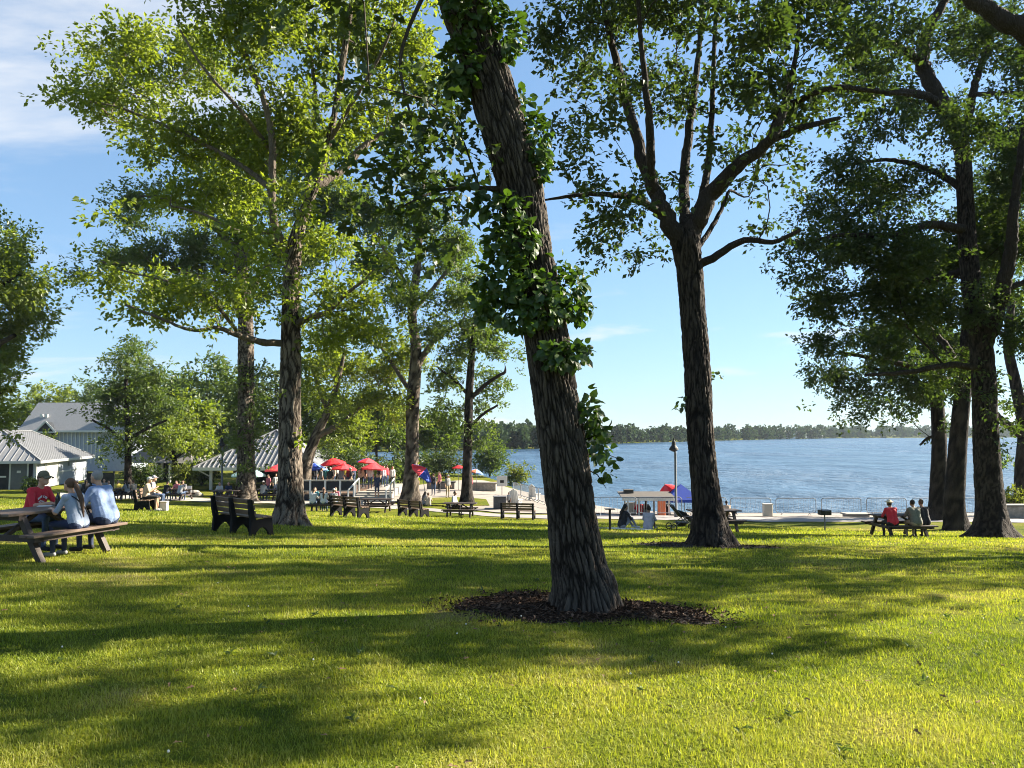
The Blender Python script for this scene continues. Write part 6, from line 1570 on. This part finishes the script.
# ------------------------------------------------------------------ mulch beds
m, nt, out = new_mat('mulch')
g = N(nt, 'NewGeometry'); b = N(nt, 'BsdfPrincipled', i_Roughness=.95); b.inputs['Specular IOR Level'].default_value = .1
L(nt, ramp(nt, g.outputs['Random Per Island'], [(.0, (.018, .012, .008)), (.6, (.055, .034, .023)), (1.0, (.15, .10, .07))]), b.inputs['Base Color']); L(nt, b.outputs[0], out.inputs[0]); M['mulch'] = m
M['mulch_soil'] = plain('mulch_soil', (.022, .015, .011), .95, .5, 12, .6)
BEDS = []
def bed(cx, cy, rx, ry, rot, seed, n):
    r = np.random.default_rng(seed)
    def rad(a): return 1 + .13 * np.sin(3 * a + seed) + .09 * np.sin(5 * a + 2 * seed) + .05 * np.sin(9 * a)
    c, s = math.cos(rot), math.sin(rot)
    BEDS.append((cx, cy, rx, ry, c, s, rad))
    def W(u, a): x, y = u * rad(a) * rx * np.cos(a), u * rad(a) * ry * np.sin(a); return cx + c * x - s * y, cy + s * x + c * y
    us = np.linspace(0.02, 1, 14); an = np.linspace(0, 2 * math.pi, 72, endpoint=False)
    U, A = np.meshgrid(us, an, indexing='ij'); X, Y = W(U, A)
    Z = H(X, Y) + .035 * (1 - U ** 4) + .012 * np.sin(9 * X) * np.sin(11 * Y) * (1 - U ** 2) + .006
    i = np.arange(13)[:, None] * 72; k = np.arange(72)[None]; f = np.stack([i + k, i + (k + 1) % 72, i + 72 + (k + 1) % 72, i + 72 + k], -1).reshape(-1, 4)[:, ::-1]
    tag(np_mesh('mulch_bed', np.stack([X, Y, Z], -1).reshape(-1, 3), [f], M['mulch_soil'], None, True), kind='stuff')
    u = np.sqrt(r.uniform(0, 1.75, n)); a = r.uniform(0, 2 * math.pi, n)
    keep = (u < .97) | (r.uniform(0, 1, n) < .22 * np.clip(1.35 - u, 0, 1) / .38); u, a = u[keep], a[keep]; n = len(u)
    X, Y = W(u, a); Z = H(X, Y) + .035 * np.clip(1 - u ** 4, 0, 1) + r.uniform(.004, .028, n)
    A_ = r.normal(0, 1, (n, 3)); A_[:, 2] *= .3; Nn = r.normal(0, .45, (n, 3)) + [0, 0, 1]
    s_ = r.uniform(.025, .085, n)
    v, f = leaves_np(np.stack([X, Y, Z], 1), A_, Nn, s_, s_ * r.uniform(.2, .5, n), KITE)
    tag(np_mesh('mulch_chips', v, f, M['mulch']), kind='stuff')
b1 = TREES['leaning_oak_tree'][2][0]; bed(b1[0] - .10, b1[1] + .06, 1.40, .80, R(-12), 2, 15000)
b2 = TREES['forked_oak_tree'][2][0]; bed(b2[0] - .1, b2[1] - .05, 1.75, .75, R(-4), 3, 3500)
b3 = TREES['broad_oak_tree'][2][0]; bed(b3[0] + .2, b3[1], 1.5, .8, 0, 4, 1500)
def in_bed(x, y, grow=1.0):
    k = np.zeros(x.shape, bool)
    for (cx, cy, rx, ry, c, s, rad) in BEDS:
        dx, dy = x - cx, y - cy; u, v = c * dx + s * dy, -s * dx + c * dy
        a = np.arctan2(v / ry, u / rx); k |= np.hypot(u / rx, v / ry) < rad(a) * grow
    return k
# ------------------------------------------------------------------ grass blades
def blades(y0, y1, dens, hgt, wid, seed, two=False):
    r = np.random.default_rng(seed)
    half0, half1 = .72 * y0 + 2.2, .72 * y1 + 2.2
    n = int(dens * (half0 + half1) * (y1 - y0))
    y = np.sqrt(r.uniform(0, 1, n)) if False else r.uniform(0, 1, n)
    y = y0 + (y1 - y0) * y; x = r.uniform(-1, 1, n) * (.72 * y + 2.2)
    # uneven density: tufts and thin places
    q = .5 + .25 * np.sin(x * 5.1 + 2 * np.sin(y * 3.3)) + .25 * np.sin(y * 7.3 + 2 * np.sin(x * 4.1))
    keep = (r.uniform(0, 1, n) < .45 + .6 * q) & ~in_bed(x, y, .97 + .1 * r.normal(0, 1, n))
    keep &= (y + .25 * x) < 41.5 + .3 * r.normal(0, 1, n)
    x, y, q = x[keep], y[keep], q[keep]; n = len(x)
    z = H(x, y) - .004
    h = hgt * r.uniform(.45, 1.25, n) * (.75 + .4 * q)
    a = r.uniform(0, 2 * math.pi, n); lean = np.abs(r.normal(0, .55, n))
    D = np.stack([np.cos(a) * lean, np.sin(a) * lean, np.ones(n)], 1); D /= np.linalg.norm(D, axis=1, keepdims=True)
    b = a + r.normal(math.pi / 2, .5, n); B = np.stack([np.cos(b), np.sin(b), np.zeros(n)], 1) * (wid * r.uniform(.6, 1.3, n) * .5)[:, None]
    p = np.stack([x, y, z], 1)
    if two:
        mid_ = p + D * (h * .55)[:, None]; tip = mid_ + (D * .75 + np.stack([np.cos(a), np.sin(a), -.2 * np.ones(n)], 1) * .45) * (h * .5)[:, None]
        V = np.stack([p - B, p + B, mid_ + B * .8, mid_ - B * .8, tip], 1).reshape(-1, 3); o = np.arange(n)[:, None] * 5
        return V, [o + [0, 1, 2, 3]], [o + [3, 2, 4]]
    V = np.stack([p - B, p + B, p + D * h[:, None]], 1).reshape(-1, 3); o = np.arange(n)[:, None] * 3
    return V, [], [o + [0, 1, 2]]
V = []; Q = []; T3 = []; n0 = 0
for (a_, b_, dn, hh, ww, two) in ((2.6, 5.0, 7500, .046, .004, True), (5, 8, 4000, .048, .0055, True), (8, 13, 1500, .05, .0085, False), (13, 21, 420, .06, .014, False), (21, 42, 120, .07, .028, False)):
    v, q4, q3 = blades(a_, b_, dn, hh, ww, int(a_ * 10), two)
    V.append(v); Q += [k + n0 for k in q4]; T3 += [k + n0 for k in q3]; n0 += len(v)
tag(np_mesh('grass', np.vstack(V), [np.vstack(Q), np.vstack(T3)], M['grass']), kind='stuff')
# broad-leaved weeds in the turf
r = np.random.default_rng(31); n = 70
y = r.uniform(3, 11, n); x = r.uniform(-1, 1, n) * (.7 * y + 1); kk = 7
C = np.repeat(np.stack([x, y, H(x, y) + .02], 1), kk, 0) + r.normal(0, .012, (n * kk, 3)); A = r.normal(0, 1, (n * kk, 3)); A[:, 2] = r.uniform(.15, .9, n * kk)
s_ = r.uniform(.03, .075, n * kk); v, f = leaves_np(C, A, np.array([0, 0, 1.0]) + r.normal(0, .3, (n * kk, 3)), s_, s_ * .42, OVATE)
tag(np_mesh('lawn_weeds', v, f, M['leaf_mid']), kind='stuff')
M['dry_leaf'] = plain('dry_leaf', (.20, .12, .06), .9, .4, 20)
n = 420; y = np.concatenate([r.uniform(3, 14, 260), b1[1] + r.normal(0, 1.4, 160)]); x = np.concatenate([r.uniform(-1, 1, 260) * (.7 * y[:260] + 1), b1[0] + r.normal(0, 1.8, 160)])
A = r.normal(0, 1, (n, 3)); A[:, 2] *= .3; s_ = r.uniform(.025, .07, n)
v, f = leaves_np(np.stack([x, y, H(x, y) + r.uniform(.025, .045, n)], 1), A, np.array([0, 0, 1.0]) + r.normal(0, .4, (n, 3)), s_, s_ * .5, OAK)
tag(np_mesh('fallen_leaves', v, f, M['dry_leaf']), kind='stuff')
M['clover'] = plain('clover_flower', (.6, .6, .55), .9, .1)
cl = MB()
for _ in range(14):
    y = r.uniform(3.2, 9); x = r.uniform(-.72, .35) * y; cl.ell((x, y, float(H(x, y)) + r.uniform(.03, .06)), (.008, .008, .008), 6, 4)
tag(cl.build('clover_flowers', M['clover']), kind='stuff')

# ------------------------------------------------------------------ haze over the lake
m, nt, out = new_mat('haze'); v_ = N(nt, 'VolumePrincipled', i_Density=.00012, i_Anisotropy=0.0); v_.inputs['Color'].default_value = (.80, .90, 1.0, 1); L(nt, v_.outputs[0], out.inputs['Volume']); M['haze'] = m
tag(MB().box((0, 1000, 10.5), (9400, 5200, 42)).build('haze', m), kind='stuff')
# ------------------------------------------------------------------ light, sky, camera
SUN_AZ, SUN_EL = 68.0, 29.0
S = Vector((math.sin(R(SUN_AZ)) * math.cos(R(SUN_EL)), math.cos(R(SUN_AZ)) * math.cos(R(SUN_EL)), math.sin(R(SUN_EL))))
sl = bpy.data.lights.new('sun', 'SUN'); sl.energy = 5.0; sl.angle = R(.53); sl.color = (1.0, .90, .74)
so = bpy.data.objects.new('sun', sl); col.objects.link(so); so.rotation_euler = S.to_track_quat('Z', 'Y').to_euler(); so.location = (60, 30, 50)
wd = bpy.data.worlds.new('World'); sc.world = wd; wd.use_nodes = True; nt = wd.node_tree; nt.nodes.clear()
out = nt.nodes.new('ShaderNodeOutputWorld'); bg = N(nt, 'Background', i_Strength=.073)
sky = N(nt, 'TexSky'); sky.sky_type = 'NISHITA'; sky.sun_disc = False; sky.sun_elevation = R(SUN_EL); sky.sun_rotation = R(SUN_AZ); sky.air_density = 1.0; sky.dust_density = .25; sky.ozone_density = 1.6
tc = N(nt, 'TexCoord'); sp = N(nt, 'SeparateXYZ'); L(nt, tc.outputs['Generated'], sp.inputs[0])
dz = N(nt, 'Math', operation='ADD', i_1=.12); L(nt, sp.outputs[2], dz.inputs[0])
qx = N(nt, 'Math', operation='DIVIDE'); L(nt, sp.outputs[0], qx.inputs[0]); L(nt, dz.outputs[0], qx.inputs[1])
qy = N(nt, 'Math', operation='DIVIDE'); L(nt, sp.outputs[1], qy.inputs[0]); L(nt, dz.outputs[0], qy.inputs[1])
cb = N(nt, 'CombineXYZ'); L(nt, qx.outputs[0], cb.inputs[0]); L(nt, qy.outputs[0], cb.inputs[1])
mp = N(nt, 'Mapping'); mp.inputs['Scale'].default_value = (.75, 1.5, 1); mp.inputs['Rotation'].default_value = (0, 0, R(-38)); mp.inputs['Location'].default_value = (.35, .2, 0); L(nt, cb.outputs[0], mp.inputs[0])
c1 = N(nt, 'TexNoise', i_Scale=1.15, i_Detail=7.0, i_Roughness=.58, i_Distortion=.5); L(nt, mp.outputs[0], c1.inputs['Vector'])
# more cloud towards the left of the view
lm = N(nt, 'MapRange', i_1=.25, i_2=-.55, i_3=-.13, i_4=.09); L(nt, sp.outputs[0], lm.inputs[0])
sm_ = N(nt, 'Math', operation='ADD'); L(nt, c1.outputs[0], sm_.inputs[0]); L(nt, lm.outputs[0], sm_.inputs[1])
zl_ = N(nt, 'MapRange', i_1=.26, i_2=.46, i_3=-.09, i_4=.07); L(nt, sp.outputs[2], zl_.inputs[0])
s2_ = N(nt, 'Math', operation='ADD'); L(nt, sm_.outputs[0], s2_.inputs[0]); L(nt, zl_.outputs[0], s2_.inputs[1]); sm_ = s2_
cm = N(nt, 'MapRange', i_1=.50, i_2=.80, i_3=0.0, i_4=.8); cm.interpolation_type = 'SMOOTHSTEP'; L(nt, sm_.outputs[0], cm.inputs[0])
# low thin streaks near the horizon
mp2 = N(nt, 'Mapping'); mp2.inputs['Scale'].default_value = (5, 5, 26); L(nt, tc.outputs['Generated'], mp2.inputs[0])
c2 = N(nt, 'TexNoise', i_Scale=1.0, i_Detail=5.0, i_Roughness=.5); L(nt, mp2.outputs[0], c2.inputs['Vector'])
cm2 = N(nt, 'MapRange', i_1=.60, i_2=.72, i_3=0.0, i_4=.6); cm2.interpolation_type = 'SMOOTHSTEP'; L(nt, c2.outputs[0], cm2.inputs[0])
hz = N(nt, 'MapRange', i_1=.30, i_2=.12, i_3=0.0, i_4=1.0); L(nt, sp.outputs[2], hz.inputs[0])
mu = N(nt, 'Math', operation='MULTIPLY'); L(nt, cm2.outputs[0], mu.inputs[0]); L(nt, hz.outputs[0], mu.inputs[1])
mx0 = N(nt, 'Math', operation='MAXIMUM'); L(nt, cm.outputs[0], mx0.inputs[0]); L(nt, mu.outputs[0], mx0.inputs[1])
mx = N(nt, 'Mix', data_type='RGBA'); L(nt, mx0.outputs[0], mx.inputs[0]); wb = N(nt, 'Mix', data_type='RGBA', blend_type='MULTIPLY'); wb.inputs[0].default_value = 1; wb.inputs[7].default_value = (.66, .88, 1.1, 1); gm = N(nt, 'Gamma', i_1=.6); L(nt, sky.outputs[0], gm.inputs[0]); L(nt, gm.outputs[0], wb.inputs[6]); L(nt, wb.outputs[2], mx.inputs[6]); mx.inputs[7].default_value = (3.0, 3.05, 3.1, 1)
L(nt, mx.outputs[2], bg.inputs[0]); L(nt, bg.outputs[0], out.inputs[0])

cam = bpy.data.cameras.new('camera'); cam.sensor_width = 36; cam.lens = F / 1024 * 36; cam.clip_end = 12000; cam.clip_start = .05
co = bpy.data.objects.new('camera', cam); col.objects.link(co); co.location = (0, 0, EYE); co.rotation_euler = (math.pi / 2 + PITCH, 0, 0); sc.camera = co
sc.render.engine = 'CYCLES'
sc.view_settings.view_transform = 'Standard'; sc.view_settings.look = 'None'; sc.view_settings.gamma = 1; sc.view_settings.exposure = 2.25
cy = sc.cycles; cy.max_bounces = 7; cy.diffuse_bounces = 4; cy.transmission_bounces = 4; cy.glossy_bounces = 2; cy.sample_clamp_indirect = .5; cy.sample_clamp_direct = .27
try:
    cy.use_denoising = True; cy.denoising_prefilter = 'ACCURATE'; cy.filter_width = 1.0; cy.denoiser = 'OPENIMAGEDENOISE'; cy.denoising_input_passes = 'RGB_ALBEDO_NORMAL'
except Exception: pass
